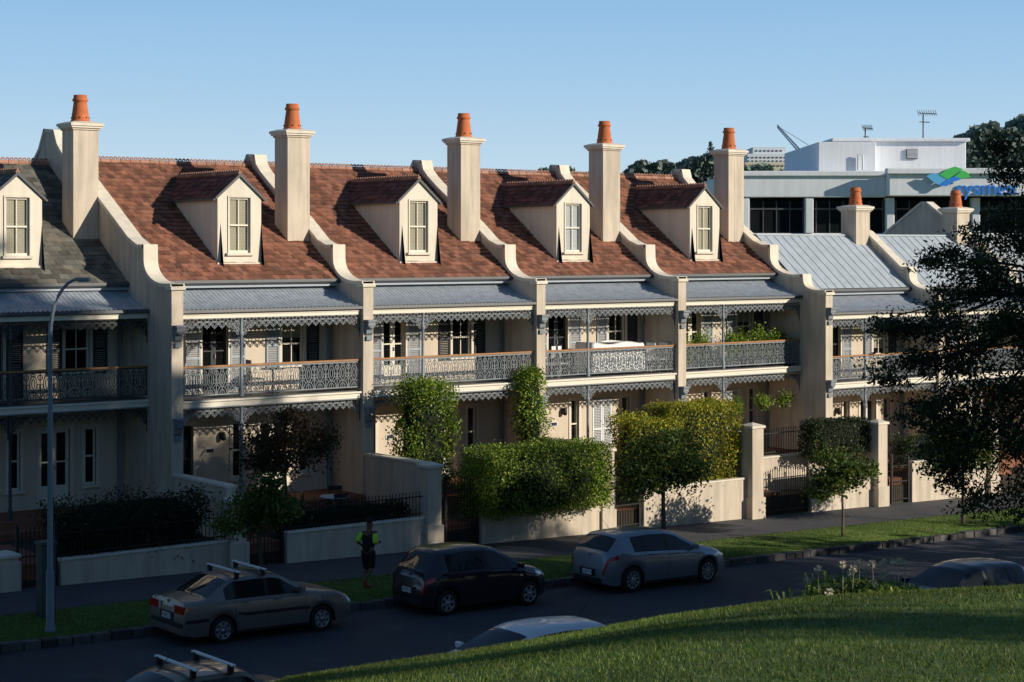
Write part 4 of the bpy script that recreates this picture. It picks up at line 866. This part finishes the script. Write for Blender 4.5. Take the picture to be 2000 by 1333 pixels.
# ---------------------------------------------------------------- background building
RZ=-math.atan2(DY,DX)
bx,by=CX+115*DY,CY+115*DX
t=thing('office_building','white flat-roofed office building with long window band','office building',(bx,by,-2),RZ)
def zz(py,D=115): return CZ+(480-py)*D/3600+2
def xx(px,D=115): return (px-1000)*D/3600
mb=MB(); mb.box(xx(1440),xx(2250),.6,22,0,zz(392),0)
mb.box(xx(1430),xx(1728),-.3,22,zz(386),zz(337),0); mb.box(xx(1426),xx(1728),-.5,.0,zz(345),zz(335),0)
mb.box(xx(1728)+.002,xx(2250),-1.3,22,zz(384),zz(338),0); mb.box(xx(1722),xx(2250),-1.6,-.9,zz(342),zz(331),0)
mb.box(xx(1622),xx(1910),3,18,zz(332)+.002,zz(272),0); mb.box(xx(1640),xx(1916),2.7,18.3,zz(272)+.002,zz(265),0); mb.box(xx(1606),xx(1720),1.5,16,zz(334)+.003,zz(275),0)
mb.box(xx(1440),xx(2250),.1,.58,0,zz(456),0)
for p in(1455,1580,1738,1905,2050): mb.box(xx(p-8),xx(p+8),-.2,.59,zz(456)-.01,zz(387),0)
mb.obj('wall',['white'],t,bevel=.05)
mb=MB(); mb.box(xx(1440),xx(2250),.35,.5,zz(456),zz(392),0)
for p in range(1440,2250,26): mb.box(xx(p)-.03,xx(p)+.03,.28,.345,zz(456),zz(392),1)
mb.box(xx(1440),xx(2250),.27,.34,zz(410),zz(407),1); mb.obj('window',['carglass','gutter'],t)
mb=MB(); mb.box(xx(1790),xx(1812),2.9,2.99,zz(307),zz(287),0)
for k in range(8): mb.box(xx(1791),xx(1811),2.85,2.895,zz(305)+k*.08,zz(305)+k*.08+.04,1)
mb.obj('vent',['gutter','citywhite'],t)
mb=MB(); mb.path([(xx(1693),1.3,zz(331)),(xx(1693),1.3,zz(302)),(xx(1684),1.3,zz(300)),(xx(1684),1.3,zz(331))],.06,6); mb.obj('pipe',['citywhite'],t)
sg=thing('building_sign','blue and green logo sign on the office building','sign',(bx,by,-2),RZ)
def poly(pts,mk,name,y): 
    m=MB(); m.py([(xx(a),zz(b)) for a,b in pts],y,y+.06,0); m.obj(name,[mk],sg)
poly([(1797,346),(1810,341),(1824,343),(1838,352),(1824,364),(1812,359)],'logolight','emblem_blue',-1.70)
poly([(1822,344),(1838,333),(1852,328),(1868,333),(1850,345),(1838,353)],'logogreen','emblem_green',-1.72)
poly([(1852,347),(1868,335),(1878,341),(1883,349),(1864,351)],'logogreen','emblem_green',-1.70)
poly([(1822,365),(1838,353),(1852,347),(1866,352),(1848,358),(1836,366)],'logoblue','emblem_blue',-1.74)
text_obj('lettering','sysmex',1.3,'logoblue',sg,(xx(1916),-1.36,zz(370)),(math.pi/2,0,0),.03,-.004)
def antenna(px_,py0,py1,dep,w):
    a=thing('tv_antenna','rooftop television antenna on a thin mast','antenna',(bx,by,-2),RZ,'rooftop antennas'); m=MB(); m.path([(xx(px_),dep,zz(py0)),(xx(px_),dep,zz(py1))],.045,5); m.obj('mast',['gutter'],a)
    m=MB(); m.path([(xx(px_-w*.4),dep,zz(py1)),(xx(px_+w),dep,zz(py1+2))],.03,4)
    for k in range(9): p=px_-w*.4+w*1.4*k/8; m.path([(xx(p),dep-.3,zz(py1)-.2),(xx(p),dep+.3,zz(py1)+.2)],.018,4)
    m.path([(xx(px_-w*.3),dep,zz(py1+18)),(xx(px_+w*.5),dep,zz(py1+19))],.03,4); m.obj('aerial',['gutter'],a)
antenna(1838,266,210,5,26); antenna(1720,270,240,5,14)
D2=420
t=thing('apartment_building','distant cream and white stepped apartment building','building',(CX+D2*DY,CY+D2*DX,0),RZ)
def z2(p): return CZ+(480-p)*D2/3600
def x2(p): return (p-1000)*D2/3600
mb=MB(); mb.box(x2(1455),x2(1600),0,20,0,z2(318),0); mb.box(x2(1462),x2(1560),2,20,0,z2(300),1); mb.box(x2(1475),x2(1540),4,20,0,z2(286),1); mb.box(x2(1585),x2(1608),2,20,0,z2(285),1); mb.obj('wall',['cityyellow','citywhite'],t)
mb=MB()
for r,(a,b,pz,yy) in enumerate(((1460,1556,306,1.9),(1460,1556,313,1.9),(1478,1538,292,3.9),(1460,1590,323,-.1),(1587,1606,293,1.9),(1587,1606,303,1.9))):
    p=a+2
    while p<b-5: mb.box(x2(p),x2(p+4),yy,yy+.09,z2(pz+3),z2(pz),0); p+=8
mb.obj('window',['gutter'],t)
t=thing('tower_crane','distant crane with raised lattice jib','crane',(CX+D2*DY,CY+D2*DX,0),RZ); mb=MB(); mb.path([(x2(1568),8,0),(x2(1568),8,z2(292))],.6,4); mb.obj('mast',['crane'],t); mb=MB()
a=Vector((x2(1572),8,z2(292)));b=Vector((x2(1528),8,z2(242)))
for k in(-.5,.5): mb.path([a+Vector((0,0,k)),b+Vector((0,0,k*.5))],.16,4)
for k in range(20): mb.path([a.lerp(b,k/20)+Vector((0,0,.5)),a.lerp(b,(k+1)/20)-Vector((0,0,.4))],.1,3)
mb.path([b,Vector((x2(1590),8,z2(280)))],.07,3); mb.obj('jib',['crane'],t)
def wood(name,D,prof,n,leaf,label):
    c=[(p-1000)*D/3600 for p,_ in prof]; z=[CZ+(480-q)*D/3600 for _,q in prof]
    u=rng.uniform(c[0],c[-1],n); top=np.interp(u,c,z); b=np.sin(u*.35)*.02+np.sin(u*.9+1)*.02+np.sin(u*2.3)*.015; hgt=top*(1+b)
    dep=D+rng.uniform(-6,10,n); zq=hgt*(1-rng.random(n)**1.7*.45)
    P=np.stack([CX+dep*DY+u*DX,CY+dep*DX-u*DY,zq],1); Vv,Ff=leafquads(P,leaf,.8); o=mesh_np(name,Vv,Ff,['leaffar']); o['kind']='stuff'; o['label']=label
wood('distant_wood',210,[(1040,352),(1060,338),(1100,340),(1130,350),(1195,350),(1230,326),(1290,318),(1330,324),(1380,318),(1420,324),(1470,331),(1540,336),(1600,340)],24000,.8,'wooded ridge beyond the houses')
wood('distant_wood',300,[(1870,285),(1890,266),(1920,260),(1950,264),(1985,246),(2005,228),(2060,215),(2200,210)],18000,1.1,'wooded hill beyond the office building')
x,y=CP(205,xx(1388,205)); t=thing('norfolk_pine','tall distant pine with tiered branches','tree',(x,y,0)); mb=MB(); ht=CZ+(480-276)*205/3600; mb.path([(0,0,0),(0,0,ht)],[.3,.05],6); mb.obj('trunk',['bark'],t)
P=[]
for k in range(13):
    zq=ht-.4-k*.55; r=.15+k*.1
    q=rng.normal(size=(130,3)); q[:,:2]*=(r*.55); q[:,2]*=.1; q[:,2]+=zq+np.hypot(q[:,0],q[:,1])*.15; P.append(q)
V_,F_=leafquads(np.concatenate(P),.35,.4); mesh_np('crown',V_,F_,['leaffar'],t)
# ---------------------------------------------------------------- light, world, camera
S=Vector((.64,-1,.42)).normalized()
sun=bpy.data.lights.new('sun','SUN'); sun.energy=5.0; sun.angle=math.radians(.5); sun.color=(1,.905,.77); so=bpy.data.objects.new('sun',sun); COL.objects.link(so); so.rotation_euler=(-S).to_track_quat('-Z','Y').to_euler()
w=bpy.data.worlds.new('World'); scene.world=w; w.use_nodes=True; nt=w.node_tree; bg=nt.nodes['Background']; sk=nt.nodes.new('ShaderNodeTexSky'); sk.sky_type='NISHITA'; sk.sun_disc=False
sk.sun_elevation=math.asin(S.z); sk.sun_rotation=math.atan2(S.x,S.y); sk.air_density=1.0; sk.dust_density=.3; sk.ozone_density=3
tc=nt.nodes.new('ShaderNodeTexCoord'); sx=nt.nodes.new('ShaderNodeSeparateXYZ'); nt.links.new(tc.outputs['Generated'],sx.inputs[0])
cr=nt.nodes.new('ShaderNodeValToRGB'); el=cr.color_ramp.elements
def rc(p,c):
    e=el.new(p); e.color=(*c,1)
el[0].position=0; el[0].color=(.70,.88,1.0,1); el[1].position=1; el[1].color=(.045,.10,.21,1)
rc(.04,(.64,.86,1.04)); rc(.085,(.47,.74,1.02)); rc(.14,(.33,.61,.96)); rc(.25,(.15,.30,.56)); rc(.5,(.07,.15,.30))
nt.links.new(sx.outputs[2],cr.inputs[0])
sc=nt.nodes.new('ShaderNodeVectorMath'); sc.operation='SCALE'; sc.inputs[3].default_value=10.; nt.links.new(cr.outputs[0],sc.inputs[0])
mx=nt.nodes.new('ShaderNodeMix'); mx.data_type='RGBA'; mx.inputs[0].default_value=.9; nt.links.new(sk.outputs[0],mx.inputs[6]); nt.links.new(sc.outputs[0],mx.inputs[7])
nt.links.new(mx.outputs[2],bg.inputs[0]); bg.inputs[1].default_value=.085
cam=bpy.data.cameras.new('camera'); cam.sensor_width=36; cam.lens=64.8; cam.shift_y=-.0933; cam.clip_end=5000; co=bpy.data.objects.new('camera',cam); COL.objects.link(co); co.location=(CX,CY,CZ); co.rotation_euler=(math.pi/2,0,RZ); scene.camera=co
scene.view_settings.view_transform='Standard'; scene.view_settings.look='None'; scene.view_settings.exposure=0
